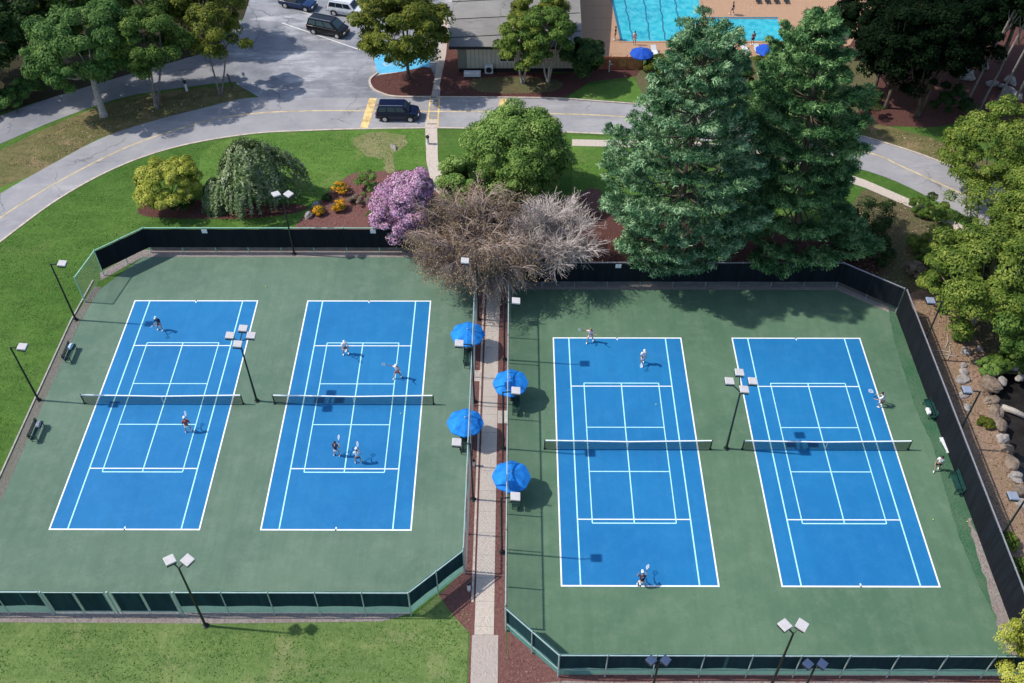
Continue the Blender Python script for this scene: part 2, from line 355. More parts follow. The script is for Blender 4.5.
def sheet(name, pts, z, mat, jitter=0.0, smooth=0, kind='structure'):
    if smooth: pts = smooth_line(pts, smooth, True)
    pts = [Vector((p[0]+random.uniform(-1, 1)*jitter, p[1]+random.uniform(-1, 1)*jitter, z)) for p in pts]
    tris = tessellate_polygon([pts])
    mb = MB(); 
    fs = []
    for a, b, c in tris:
        n = (pts[b]-pts[a]).cross(pts[c]-pts[a]).z
        fs.append((a, b, c) if n > 0 else (a, c, b))
    mb.add(pts, fs); return tag(mb.build(name, mat), kind=kind)
def ribbon(mb, line, w, z, h=0.0, mi=0):
    L = [Vector((p[0], p[1])) for p in line]; n = len(L); l = []; r = []
    for i in range(n):
        d = (L[min(i+1, n-1)]-L[max(i-1, 0)]).normalized(); nn = Vector((-d.y, d.x))
        l.append(L[i]+nn*w/2); r.append(L[i]-nn*w/2)
    if h == 0:
        mb.add([(p.x, p.y, z) for p in l]+[(p.x, p.y, z) for p in r], [(i, n+i, n+i+1, i+1) for i in range(n-1)], mi)
    else:
        vs = [(p.x, p.y, z) for p in l]+[(p.x, p.y, z) for p in r]+[(p.x, p.y, z+h) for p in l]+[(p.x, p.y, z+h) for p in r]
        fs = []
        for i in range(n-1):
            fs += [(2*n+i, 3*n+i, 3*n+i+1, 2*n+i+1), (i, 2*n+i, 2*n+i+1, i+1), (n+i, n+i+1, 3*n+i+1, 3*n+i)]
        fs += [(0, n, 3*n, 2*n), (n-1, 3*n-1, 4*n-1, 2*n-1)]
        mb.add(vs, fs, mi)
def px(*pts): return [at(a, b) for a, b in pts]

# ------------------------------------------------------------------ ground
CREEK = [(45.5, 66), (42.5, 57.5), (41.2, 53), (41.0, 48), (40.6, 43), (40.2, 38), (40.0, 30), (40, 10), (40, -20)]
def creek_d(x, y):
    best = 1e9
    for (ax, ay), (bx, by) in zip(CREEK[:-1], CREEK[1:]):
        dx, dy = bx-ax, by-ay; t = max(0, min(1, ((x-ax)*dx+(y-ay)*dy)/(dx*dx+dy*dy)))
        best = min(best, math.hypot(x-ax-dx*t, y-ay-dy*t))
    return best
def hz(x, y):
    d = creek_d(x, y); w = 3.3
    if d > w: return 0.0
    t = 1-d/w; t = min(1, t/0.5); t = t*t*(3-2*t)
    return -1.3*t
gx = np.concatenate([[-3000, -1500, -700, -350, -200, -140], np.arange(-110, 32, 4.0), np.arange(34, 60, 0.75), np.arange(60, 112, 4.0), [140, 200, 350, 700, 1500, 3000]])
gy = np.concatenate([[-3000, -1500, -700, -300, -120, -60], np.arange(-30, 10, 4.0), np.arange(10, 70, 1.0), np.arange(70, 150, 4.0), [180, 260, 400, 800, 1600, 4000]])
mb = MB(); nx, ny = len(gx), len(gy)
mb.add([(x, y, hz(x, y) if (33 < x < 60 and -30 < y < 72) else 0.0) for y in gy for x in gx],
       [(j*nx+i, j*nx+i+1, (j+1)*nx+i+1, (j+1)*nx+i) for j in range(ny-1) for i in range(nx-1)])
tag(mb.build('lawn', M['lawn'], smooth=True), kind='structure')
# creek bank (same grid cells, 6 mm above)
mb = MB(); cells = [(i, j) for j in range(ny-1) for i in range(nx-1) if 34 <= gx[i] < 59 and 10 <= gy[j] < 69 and (gy[j] < 62 or gx[i] > 35)]
for i, j in cells:
    mb.add([(gx[a], gy[b], hz(gx[a], gy[b])+0.006) for a, b in ((i, j), (i+1, j), (i+1, j+1), (i, j+1))], [(0, 1, 2, 3)])
tag(mb.build('creek_bank', M['straw']), kind='structure')
sheet('straw_bank', [(33.25, 28), (34.0, 28), (34.0, 61.9), (33.25, 61.9)], 0.006, M['straw'])
mb = MB(); ribbon(mb, smooth_line(CREEK, 5), 4.6, -0.85)
tag(mb.build('creek_water', M['creek']), kind='structure')

sheet('front_lawn', [(-60, 31.5), (-60, 10), (-3.2, 10), (-3.2, 33.5), (-5.3, 34.6), (-7.0, 32.9), (-20, 32.5), (-34, 32.5)], 0.004, M['lawn_front'])
sheet('back_lawn', px((205, 150), (262, 134), (340, 131), (427, 130), (427, 175), (375, 185), (330, 195), (290, 228), (240, 228), (205, 190)), 0.004, M['lawn_back'], smooth=4)
sheet('back_lawn_strip', px((572, 136), (640, 137), (640, 215), (572, 215)), 0.004, M['lawn_back'])
for zi, pts in enumerate(([(352, 138), (392, 132), (408, 142), (395, 152), (372, 158)], [(384, 138), (402, 135), (402, 143), (388, 146)], [(384, 155), (392, 155), (396, 172), (386, 170)])):
    sheet('bare_patch', px(*pts), 0.007+0.004*zi, M['bare'], 0.25, 6)

# mulch beds and wooded floors
sheet('mulch_bed', px((138, 210), (150, 198), (200, 200), (300, 205), (300, 212), (255, 218), (200, 219), (150, 217)), 0.008, M['mulch'], 0.05, 5)
sheet('mulch_bed', px((296, 226), (318, 203), (345, 178), (365, 172), (440, 172), (480, 200), (560, 200), (600, 190), (600, 268), (480, 268), (296, 242)), 0.008, M['mulch_pink'], 0.05, 3)
sheet('mulch_bed', [(-3.6, 69.8), (-12, 70.1), (-12, 72), (6, 76), (33, 72), (33, 62.2), (28.6, 65.4), (-0.7, 65.4), (-0.7, 69)], 0.012, M['mulch'])
sheet('mulch_bed', [(-3.77, 36.4), (-3.77, 70), (-0.65, 70), (-0.65, 20), (-1.3, 10), (-3.1, 10), (-3.1, 31.7), (-3.9, 32.6), (-4.7, 33.6), (-5.3, 34.5)], 0.014, M['mulch_pink'], 0.0)
sheet('mulch_bed', [(-0.55, 32.1), (2.85, 28.95), (33.5, 28.95), (33.5, 10), (-1.2, 10)], 0.010, M['mulch_pink'])
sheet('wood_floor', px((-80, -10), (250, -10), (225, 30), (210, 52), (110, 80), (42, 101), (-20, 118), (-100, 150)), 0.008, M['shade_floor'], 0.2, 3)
sheet('wood_floor', px((840, -10), (1150, -10), (1150, 130), (985, 120), (925, 128), (860, 120), (800, 90)), 0.008, M['mulch'], 0.2, 3)
sheet('planting_strip', px((845, 118), (925, 136), (1000, 165), (1090, 200), (1090, 215), (925, 158), (840, 130)), 0.010, M['median'], 0.1, 3)
sheet('groundcover', px((860, 190), (915, 205), (960, 235), (1100, 300), (1100, 360), (985, 372), (940, 330), (905, 290), (850, 262)), 0.010, M['bedding'], 0.2, 3)
sheet('groundcover', px((640, 70), (700, 61), (870, 61), (850, 118), (760, 108), (655, 100)), 0.018, M['bedding'], 0.15, 4)
sheet('gravel_edge', [(3.2, 28.35), (33.2, 28.35), (33.2, 27.3), (20, 27.45), (3.6, 27.6)], 0.026, M['gravel'], 0.08, 6)
sheet('straw_slope', px((905, 300), (935, 292), (985, 350), (975, 372), (945, 372), (918, 330)), 0.012, M['straw'], 0.1, 3)
sheet('median_grass', px((-60, 175), (0, 150), (62, 121), (125, 99), (187, 89), (235, 86), (250, 93), (245, 99), (190, 112), (140, 125), (100, 140), (40, 172), (-60, 230)), 0.010, M['median'], 0.08, 4)
sheet('verge_grass', px((40, 172), (100, 138), (112, 143), (52, 178), (0, 200), (-30, 215), (-30, 200)), 0.013, M['lawn_back'], 0.08, 3)

# ------------------------------------------------------------------ roads
road_n = [(-60, 232), (0, 194), (40, 171), (100, 139), (150, 122), (200, 109), (250, 98), (300, 98), (371, 98), (437, 98), (510, 98.5), (560, 99.5), (610, 103), (680, 108), (760, 115), (850, 134), (920, 155), (1000, 188), (1100, 235)]
road_s = [(-60, 290), (0, 242), (60, 198), (120, 166), (180, 146), (250, 134), (310, 130.5), (360, 129), (430, 128), (470, 128.5), (520, 130), (560, 132), (605, 134), (680, 139), (760, 147), (870, 172), (940, 203), (1000, 235), (1100, 290)]
road_c = [(-60, 260), (0, 218), (60, 181), (130, 146), (200, 123), (250, 114), (310, 111), (370, 111), (430, 111.5), (500, 112), (560, 114), (610, 116), (680, 122), (760, 131), (865, 152), (905, 168), (1000, 212), (1100, 262)]
rn = smooth_line(px(*road_n)); rs = smooth_line(px(*road_s)); rc = smooth_line(px(*road_c))
sheet('road', rn + rs[::-1], 0.024, M['asphalt'])
sheet('side_drive', smooth_line(px((-60, 140), (0, 116), (42, 101), (110, 80), (180, 60), (215, 48), (240, 20))) + smooth_line(px((262, 60), (262, 92), (243, 86), (235, 82), (187, 87), (125, 97), (62, 118), (0, 144), (-60, 170))), 0.018, M['asphalt_drive'])
sheet('parking_lot', px((262, 99), (236, 84), (232, 62), (215, 52), (243, 20), (258, -25), (470, -25), (440, 55), (440, 99)), 0.021, M['asphalt_lot'])
mb = MB(); ribbon(mb, rc, 0.22, 0.028); tag(mb.build('centre_line', M['yellow_worn']), kind='structure')
mb = MB(); ribbon(mb, smooth_line(px(*road_s[:13])), 0.22, 0.0, 0.05)
ribbon(mb, smooth_line(px((437, 97.5), (510, 98), (560, 99), (610, 102.5), (680, 107.5))), 0.18, 0.0, 0.13)
ribbon(mb, smooth_line(px((840, 130), (920, 154.5), (1000, 187))), 0.2, 0.0, 0.10)
ribbon(mb, smooth_line(px((378, 73), (370, 80), (372, 88), (380, 93), (395, 97), (431, 97.5))), 0.25, 0.0, 0.13)
tag(mb.build('kerb', M['pale_stone']), kind='structure')
mb = MB()
for a, b in (((282, 23), (360, 50)), ((303, 12), (312, 15)), ((296, 0), (312, 6))):
    ribbon(mb, px(a, b), 0.16, 0.026)
tag(mb.build('stall_line', M['white_paint']), kind='structure')
sheet('painted_bay', px((374, 60), (378, 54), (430, 50), (430, 70), (378, 74.5)), 0.025, M['blue_paint'])
mb = MB(); ribbon(mb, px((377, 74.5), (403, 72)), 0.14, 0.029); ribbon(mb, px((388, 60), (404, 57)), 0.16, 0.029)
ribbon(mb, px((383, 64), (388, 62), (391, 65), (386, 66), (383, 64)), 0.14, 0.029)
tag(mb.build('bay_marking', M['white_paint']), kind='structure')
mb = MB()
ribbon(mb, px((373, 98.5), (364, 128)), 0.85, 0.030); ribbon(mb, px((504, 99), (502, 108)), 0.85, 0.030)
ribbon(mb, px((430.5, 98), (426.8, 128)), 0.16, 0.030); ribbon(mb, px((439.5, 98), (437.5, 128)), 0.16, 0.030)
for yy in (99, 103.2, 107.4, 111.6, 115.8, 120, 124.2, 127.6):
    t = (yy-98)/30; a = at(430.5-3.7*t, yy); b = at(439.5-2*t, yy); ribbon(mb, [a, b], 0.11, 0.034)
tag(mb.build('crosswalk_marking', M['yellow_paint']), kind='structure')
sheet('mulch_island', px((377, 76), (404, 71.5), (431, 68), (430.5, 96.5), (395, 96), (381, 92), (373, 87), (372, 80)), 0.03, M['mulch'], 0.02, 3)
sheet('mulch_bed', px((441, 40), (458, 40), (458, 66), (560, 74), (603, 66), (640, 70), (640, 76), (590, 82), (566, 97), (510, 97), (439, 96.5)), 0.012, M['mulch'])
sheet('shady_grass', px((478, 78), (556, 80), (552, 92), (480, 92)), 0.016, M['bedding'], 0.1, 3)
sheet('grass_corner', px((568, 97.5), (585, 86), (612, 82), (660, 80), (680, 105), (612, 101)), 0.016, M['lawn_back'])

# ------------------------------------------------------------------ paths
sheet('path', [(-2.8, 31.6), (-1.5, 31.6), (-1.55, 58.7), (-1.4, 66), (-1.6, 71), (-3.6, 76), (-7.2, 80), (-8.1, 84), (-8.6, 91.2), (-9.9, 91.2), (-9.3, 84), (-8.4, 79.4), (-4.8, 75), (-2.9, 70.6), (-2.65, 66), (-2.7, 58.7)], 0.034, M['path'])
sheet('path', [(-2.95, 12), (-1.15, 12), (-1.2, 31.58), (-2.95, 31.58)], 0.034, M['path_old'])
mb = MB()
for k in range(19): ribbon(mb, [(-2.76, 32.2+k*1.83), (-1.52, 32.2+k*1.83)], 0.035, 0.037)
for x0, x1, yy in ((-3.55, -2.8, 48.6), (-3.5, -2.8, 54.4), (-1.5, -0.75, 50.6), (-1.5, -0.75, 45.9)): pass
tag(mb.build('path_joint', M['concrete']), kind='structure')
mb = MB()
for x0, x1, y0, y1 in ((-3.55, -2.95, 54.0, 55.2), (-1.5, -0.75, 49.6, 50.9)):
    mb.add([(x0, y0, 0.036), (x1, y0, 0.036), (x1, y1, 0.036), (x0, y1, 0.036)], [(0, 1, 2, 3)])
tag(mb.build('gate_landing', M['path']), kind='structure')
mb = MB(); ribbon(mb, [(-3.0, 34.0), (-2.98, 45), (-2.95, 58), (-2.9, 66)], 0.16, 0.0, 0.06)
tag(mb.build('path_edging', M['pale_stone']), kind='structure')
sheet('upper_path', px((437.5, 96.8), (431.5, 96.8), (438, 55), (441, 20), (449, 20), (446, 55)), 0.033, M['path_old'])
sheet('sidewalk', px((572, 139.5), (700, 142), (780, 152), (865, 180), (930, 208), (1000, 246), (1080, 290), (1080, 300), (1000, 254), (930, 216), (865, 188), (780, 160), (700, 149), (572, 146)), 0.030, M['path'])

# ------------------------------------------------------------------ courts
left_court = [(-37.4, 64.8), (-34.6, 69.2), (-3.75, 69.2), (-3.75, 36.5), (-7.15, 33.2), (-34, 33.2), (-46, 33.2), (-41.5, 36), (-38.2, 42.3), (-38.1, 51.4), (-37.9, 60.8)]
right_court = [(-0.6, 64.9), (28.6, 64.9), (32.6, 62.0), (32.9, 60), (33.1, 28.9), (2.8, 28.9), (-0.6, 32.0)]
sheet('court_surface', left_court, 0.018, M['court_green']); sheet('court_surface', right_court, 0.018, M['court_green_right'])
sheet('concrete_strip', [(-37.3, 65.2), (-37.9, 60.8), (-38.1, 51.4), (-38.2, 42.3), (-41.5, 36), (-42.3, 36), (-39.0, 42.3), (-38.85, 51.4), (-38.65, 60.8), (-38.0, 65.2)], 0.016, M['edge_strip'], 0.03)
sheet('gravel_edge', [(-46, 33.3), (-46, 32.45), (-20, 32.4), (-9, 32.6), (-7.0, 33.2)], 0.016, M['gravel'], 0.05)
sheet('gravel_edge', [(-37.6, 66), (-34.6, 69.2), (-3.75, 69.2), (-3.75, 70), (-35, 70.2), (-38, 67)], 0.016, M['gravel'], 0.03)
sheet('gravel_edge', [(-0.6, 64.8), (28.6, 64.8), (32.7, 61.9), (33.2, 62.3), (28.8, 65.6), (-0.6, 65.6)], 0.017, M['gravel'], 0.02)
sheet('mossy_edge', [(32.3, 60.5), (33.1, 61.2), (33.15, 30), (32.2, 34), (31.8, 40), (32.2, 47), (31.9, 52)], 0.021, mk_mulch('mossy_court_edge', (0.04, 0.14, 0.07), (0.08, 0.18, 0.10), (0.15, 0.22, 0.14)), 0.05, 9)
sheet('gravel_edge', [(32.3, 31), (33.1, 29.2), (33.1, 40), (32.8, 40), (32.6, 36)], 0.025, M['gravel'], 0.12, 9)
mb = MB(); ribbon(mb, [(-38.3, 66.0), (-38.75, 60.8), (-38.95, 51.4), (-39.1, 42.3), (-42.4, 36)], 0.12, 0, 0.1)
tag(mb.build('court_edging', M['concrete']), kind='structure')

COURTS = [('leftmost', -28.383, 51.556), ('second', -13.06, 51.556), ('third', 8.564, 47.086), ('rightmost', 23.811, 47.086)]
for nm, cx, cy in COURTS:
    w, l = 5.485, 11.885
    sheet('play_area', [(cx-w, cy-l), (cx+w, cy-l), (cx+w, cy+l), (cx-w, cy+l)], 0.024, M['court_blue'])
    mb = MB()
    def hl(x0, x1, y, t=0.1, z=0.034): mb.add([(cx+x0, cy+y-t/2, z), (cx+x1, cy+y-t/2, z), (cx+x1, cy+y+t/2, z), (cx+x0, cy+y+t/2, z)], [(0, 1, 2, 3)])
    def vl(y0, y1, x, t=0.1, z=0.030): mb.add([(cx+x-t/2, cy+y0, z), (cx+x+t/2, cy+y0, z), (cx+x+t/2, cy+y1, z), (cx+x-t/2, cy+y1, z)], [(0, 1, 2, 3)])
    for s in (-1, 1):
        hl(-w, w, s*(l-0.06), 0.12); vl(-l, l, s*(w-0.05), 0.11); vl(s*(l-0.3) if s > 0 else -l, l if s > 0 else -l+0.3, 0, 0.10, 0.034)
        hl(-4.115, 4.115, s*6.4, 0.09)
    tag(mb.build('tennis_line', M['line_white']), kind='structure')
    mb = MB()
    for s in (-1, 1):
        vl(-l+0.1, l-0.1, s*4.115, 0.10, 0.032); hl(-3.05, 3.05, s*6.73, 0.09, 0.036); vl(-6.73, 6.73, s*3.05, 0.08, 0.038); hl(-3.05, 3.05, s*2.13, 0.08, 0.036)
    vl(-6.7, 6.7, 0, 0.09, 0.040)
    tag(mb.build('play_line', M['line_aqua']), kind='structure')

# ------------------------------------------------------------------ nets
def make_net(label, loc):
    t = thing('tennis_net', label, 'net', loc, 0, 'nets across the courts')
    hw = 6.4
    for s in (-1, 1):
        p = MB(); p.tube([(s*hw, 0, 0), (s*hw, 0, 1.10)], 0.045, 10); p.ball((s*hw, 0, 1.1), 0.05); p.box((s*hw, 0, 0.03), (0.16, 0.16, 0.06)); p.build('net_post', M['metal_dark'], t)
    top = lambda x: 1.07-0.155*(1-(abs(x)/hw))**1.0
    n = MB(); k = 0; x = -hw+0.06
    while x < hw: n.bar((x, 0, 0.04), (x, 0, top(x)), 0.010); x += 0.052
    z = 0.05
    while z < 0.9: n.bar((-hw, 0.002, z), (hw, 0.002, z), 0.010); z += 0.052
    n.build('net_mesh', M['net_dark'], t)
    b = MB(); N = 16
    for i in range(N):
        a0, a1 = -hw+2*hw*i/N, -hw+2*hw*(i+1)/N
        b.bar((a0, 0, top(a0)), (a1, 0, top(a1)), 0.09, 0.06)
    b.build('top_band', M['line_white'], t)
    c = MB(); c.box((0, -0.012, 0.46), (0.06, 0.012, 0.9)); c.build('centre_strap', M['line_white'], t)
    return t
n0 = make_net('tennis net across the blue court at far left', (COURTS[0][1], COURTS[0][2], 0.02))
for (nm, cx, cy), lb in zip(COURTS[1:], ('tennis net across the blue court beside the left pair of umbrellas', 'tennis net across the blue court just right of the umbrellas and path', 'tennis net across the blue court beside the boulder lined creek')):
    dup(n0, (cx, cy, 0.02), 0, lb)

# ------------------------------------------------------------------ fences
def clip_wires(mb, P0, d, L, z0, z1, pitch, w):
    H_ = z1-z0
    for s in (1, -1):
        c = -H_ if s > 0 else 0.0
        end = L if s > 0 else L+H_
        while c < end:
            # line u = c + s*(z) for z in 0..H
            if s > 0: za, zb = max(0, -c), min(H_, L-c)
            else: za, zb = max(0, c-L), min(H_, c)
            if zb-za > 0.02:
                ua, ub = c+s*za, c+s*zb
                a = P0+d*ua+Vector((0, 0, z0+za)); b = P0+d*ub+Vector((0, 0, z0+zb))
                mb.bar(a, b, w, w)
            c += pitch
def fence(label, pts, scr=None, scr_z=(0.8, 2.95), rail=None, wire=None, wz0=0.03, step=3.0, mid=None, height=3.0, name='chain_link_fence', side=1, base_posts=True, screen_from=0.0, pitch=0.13, wire_off=0.13):
    P = [Vector((p[0], p[1], 0)) for p in pts]; o = P[0]
    rail = rail or M['rail']; wire = wire or M['wire']
    t = thing(name, label, 'fence', o, 0, 'fences round the courts')
    wires = MB(); rails = MB(); mids = MB(); scrs = MB(); done = []
    for i in range(len(P)-1):
        a, b = P[i]-o, P[i+1]-o; d = (b-a); L = d.length; d = d.normalized(); nrm = Vector((-d.y, d.x, 0))*side
        n = max(1, round(L/step))
        for k in range(n+1):
            q = a+d*(L*k/n)
            if any((q-e).length < 0.3 for e in done): continue
            done.append(q)
            p = MB(); p.tube([q, q+Vector((0, 0, height+0.04))], 0.045 if 0 < k < n else 0.06, 8); p.ball(q+Vector((0, 0, height+0.05)), 0.06, 6, 4)
            p.build('post', rail, t)
        rails.bar(a+Vector((0, 0, height)), b+Vector((0, 0, height)), 0.075)
        if mid: mids.bar(a+Vector((0, 0, mid)), b+Vector((0, 0, mid)), 0.055)
        clip_wires(wires, a+nrm*(wire_off), d, L, wz0, height, pitch, 0.012)
        if scr and L > 2 and i >= screen_from:
            for k in range(n):
                u0, u1 = L*k/n+0.004, L*(k+1)/n-0.004
                N = 6; vs = []
                for off in (0.085, 0.105):
                    for m in range(N+1):
                        u = u0+(u1-u0)*m/N; sag = 0.06*math.sin(PI*m/N)+random.uniform(-.012, .012)
                        bow = off+0.035*math.sin(PI*m/N)*random.uniform(0.6, 1.2)
                        for z in (scr_z[0]+sag*0.8, (scr_z[0]+scr_z[1])/2, scr_z[1]-0.02*math.sin(PI*m/N)):
                            vs.append(a+d*u+nrm*bow+Vector((0, 0, z)))
                fs = []; S = (N+1)*3
                for m in range(N):
                    for r in range(2):
                        i0 = m*3+r; fs += [(i0, i0+3, i0+4, i0+1), (S+i0, S+i0+1, S+i0+4, S+i0+3)]
                    fs += [(m*3, S+m*3, S+m*3+3, m*3+3), (m*3+2, m*3+5, S+m*3+5, S+m*3+2)]
                scrs.add(vs, fs)
    rails.build('top_rail', rail, t); wires.build('wire_mesh', wire, t)
    if mid: mids.build('mid_rail', rail, t)
    if scr: scrs.build('windscreen', scr, t)
    return t
LB = [(-38.2, 63.2), (-37.5, 66.7), (-34.0, 69.8), (-3.6, 69.8)]
f = fence('dark screened fence with bent left corner behind the two left courts', LB, M['screen_black'], (0.75, 2.95), M['rail_green'], M['wire_grey'], side=-1, screen_from=1, wire_off=-0.06, pitch=0.26)
fence('see-through mesh fence between the left courts and the paved path', [(-3.6, 69.5), (-3.6, 36.4)], None, (0, 0), M['rail'], M['wire_grey'], pitch=0.3)
fence('teal screened fence with an angled corner along the front of the left courts', [(-3.62, 36.2), (-7.1, 33.0), (-22.5, 33.0)], M['screen_teal'], (1.0, 2.95), M['rail'], M['wire'], side=-1, screen_from=0)
fence('short teal screened fence left of the gate in the bottom left corner', [(-31.4, 33.0), (-46, 33.0)], M['screen_teal'], (1.0, 2.95), M['rail'], M['wire'], side=-1)
fence('black screened fence under the tall pines behind the two right courts', [(-0.7, 65.2), (28.6, 65.2), (33.05, 61.95)], M['screen_black'], (0.8, 2.95), M['rail_grey'], M['wire_grey'], side=-1, wire_off=-0.06)
fence('long black screened fence between the right courts and the creek', [(33.2, 61.75), (33.3, 29.0)], M['screen_black'], (0.06, 2.95), M['rail_grey'], M['wire_grey'], side=-1, pitch=0.2, wire_off=-0.06)
fence('see-through mesh fence between the paved path and the right courts', [(-0.7, 64.9), (-0.7, 32.2)], None, (0, 0), M['rail'], M['wire_grey'], pitch=0.3)
fence('teal screened fence with an angled left corner along the front of the right courts', [(-0.68, 31.9), (2.7, 28.7), (33.0, 28.7)], M['screen_teal'], (1.0, 2.95), M['rail'], M['wire'], side=1, mid=1.02)
# double gate in the front left fence
g = thing('double_gate', 'four panel teal screened gate in the front fence of the left courts', 'gate', (-31.2, 33.0, 0))
xs = [0, 2.05, 4.1, 4.45, 6.5, 8.5]
for a, b in ((0, 2.05), (2.05, 4.1), (4.5, 6.5), (6.5, 8.5)):
    fr = MB()
    for u in (a+0.06, b-0.06): fr.tube([(u, 0, 0.08), (u, 0, 3.0)], 0.03, 8)
    for z in (0.12, 0.5, 2.96): fr.bar((a+0.06, 0, z), (b-0.06, 0, z), 0.045)
    leaf = fr.build('gate_leaf', M['rail'], g)
    sc = MB(); sc.box(((a+b)/2, 0.05, 1.70), (b-a-0.16, 0.02, 2.5)); sc.build('windscreen', M['screen_teal'], leaf)
    wm = MB(); clip_wires(wm, Vector((a+0.1, 0.08, 0)), Vector((1, 0, 0)), b-a-0.2, 0.15, 2.9, 0.13, 0.012); wm.build('wire_mesh', M['wire'], leaf)
for u in (-0.1, 4.3, 8.6):
    p = MB(); p.tube([(u, 0, 0), (u, 0, 3.05)], 0.065, 8); p.build('gate_post', M['rail'], g)
# low retaining walls behind the back fences
mb = MB(); mb.box((0, 0, 0.28), (30.4, 0.3, 0.56)); 
w1 = mb.build('retaining_wall', M['retain'], loc=(-18.8, 70.25, 0)); tag(w1, 'low grey concrete wall behind the left back fence and flower bed', 'wall')
mb = MB(); mb.box((0, 0, 0.3), (29.2, 0.3, 0.6))
w2 = mb.build('retaining_wall', M['retain'], loc=(14.0, 65.75, 0)); tag(w2, 'low grey concrete wall behind the right back fence below the pines', 'wall')
# court signs hung at the middle of the back fences
def sign(label, x, y):
    mb = MB(); mb.box((0, 0, 0.25), (0.5, 0.03, 0.42)); mb.box((0, 0.02, 0.47), (0.06, 0.05, 0.06), 0, 1)
    o = mb.build('court_sign', [M['white_plastic'], M['metal_dark']], loc=(x, y, 2.5), bevel=0.01); tag(o, label, 'sign', 'white plates on the back fences')
sign('small white plate on the fence below the weeping tree', -28.4, 69.62)
sign('small white plate on the fence beside the mauve flowering tree', -13.06, 69.62)
sign('small white plate on the back fence right of the bare grey tree', 8.9, 65.0)
sign('small white plate on the back fence between the two pines', 24.1, 65.0)

# ------------------------------------------------------------------ court lights
def head(mb_parent, c, rz, size, mat, tilt=0.12, d=1.0):
    Rm = Matrix.Rotation(rz, 3, 'Z') @ Matrix.Rotation(tilt, 3, 'Y')
    b = MB(); b.box(c, (size*d, size, 0.14), mat=Rm)
    h = b.build('lamp_head', mat, mb_parent, bevel=0.02)
    u = MB(); cc = Vector(c)+Rm@Vector((0, 0, -0.14)); u.box(cc, (size*0.96*d, size*0.96, 0.14), mat=Rm); u.build('reflector', M['metal_dark'], h)
    ln = MB(); cc = Vector(c)+Rm@Vector((0, 0, -0.222)); ln.box(cc, (size*0.7*d, size*0.7, 0.02), mat=Rm); ln.build('lens', M['lens'], h)
def light_pole(label, x, y, hgt, heads, hmat, group='floodlight poles round the courts', r=0.075, size=0.64):
    t = thing('floodlight_pole', label, 'light pole', (x, y, 0), 0, group)
    p = MB(); p.tube([(0, 0, 0), (0, 0, hgt*0.5), (0, 0, hgt)], [r*1.25, r, r*0.8], 10); p.build('pole', M['metal_dark'], t)
    b = MB(); b.lathe([(0.0, 0.02), (0.22, 0.02), (0.22, 0.07), (0.14, 0.10), (0.12, 0.28), (0, 0.28)], 12); b.build('pole_base', M['metal_dark'], t)
    a = MB()
    for hx, hy, hzr, rz in heads:
        a.bar((0, 0, hgt-0.08), (hx*0.75, hy*0.75, hgt+hzr-0.05), 0.07)
    a.build('bracket_arm', M['metal_dark'], t)
    for hx, hy, hzr, rz in heads:
        head(t, (hx, hy, hgt+hzr), rz, size, hmat)
    return t
light_pole('single headed light pole on the left lawn edge, nearest the fence corner', -38.35, 61.0, 6.6, [(0.95, 0.05, 0.0, 0)], M['lamp_white'])
light_pole('single headed light pole on the left lawn edge, between the two green benches', -38.6, 51.9, 6.3, [(0.9, 0.05, 0.0, 0)], M['lamp_white'])
light_pole('four headed light pole between the two left courts', -20.95, 51.85, 7.0, [(-0.85, 0.65, 0, 0), (0.0, 1.4, 0, 0), (0.75, 0.65, 0, 0), (-0.1, -0.25, 0, 0)], M['lamp_white'])
light_pole('four headed light pole between the two right courts', 16.2, 47.15, 6.8, [(-0.65, 1.0, 0, 0), (0.2, 1.85, 0, 0), (1.05, 1.0, 0, 0), (0.3, 0.2, 0, 0)], M['lamp_white'])
light_pole('twin headed light pole rising in front of the left back fence', -20.65, 69.6, 6.6, [(-0.55, 0.25, 0.25, R(35)), (0.55, 0.25, 0.25, R(-35))], M['lamp_white'], size=0.66)
light_pole('twin headed light pole on the front lawn by the left courts', -20.87, 32.2, 7.5, [(-0.55, 0.35, 0.3, R(35)), (0.55, 0.35, 0.3, R(-35))], M['lamp_white'])
light_pole('twin white headed light pole before the front fence of the right courts', 16.3, 28.0, 7.4, [(-0.5, 0.35, 0.3, R(35)), (0.5, 0.35, 0.3, R(-35))], M['lamp_white'])
light_pole('twin navy headed light pole at the front fence below the third court', 8.3, 26.5, 6.5, [(-0.42, 0.1, 0.25, R(40)), (0.42, 0.1, 0.25, R(-40))], M['lamp_navy'], size=0.5)
light_pole('twin navy headed light pole at the front fence below the rightmost court', 17.4, 26.3, 6.5, [(-0.42, 0.1, 0.25, R(40)), (0.42, 0.1, 0.25, R(-40))], M['lamp_navy'], size=0.5)
light_pole('single headed light pole behind the right fence, farthest up beside the leafy trees', 33.55, 56.6, 6.7, [(-0.9, 0.1, 0, 0)], M['lamp_grey'])
light_pole('single headed light pole at the right fence facing the large creek boulders', 33.6, 47.3, 6.7, [(-0.9, 0.15, 0, 0)], M['lamp_grey'])
light_pole('single headed light pole behind the right fence, nearest the lower right corner', 33.75, 38.1, 6.7, [(-0.85, 0.1, 0, 0)], M['lamp_grey'])
for lb, x, y, s in (('single headed light pole by the path under the brown drooping tree', -3.3, 61.1, -1), ('single headed light pole by the path at the upper left umbrella', -3.4, 51.8, -1), ('single headed light pole by the path at the lower left umbrella', -3.2, 42.4, -1),
                    ('single headed light pole by the path at the right tree\'s low grey twigs', -1.0, 56.4, 1), ('single headed light pole by the path at the upper right umbrella', -1.0, 47.1, 1), ('single headed light pole by the path at the lower right umbrella', -1.02, 37.9, 1)):
    light_pole(lb, x, y, 6.8, [(s*0.95, 0.1, 0, 0)], M['lamp_white'], r=0.06)

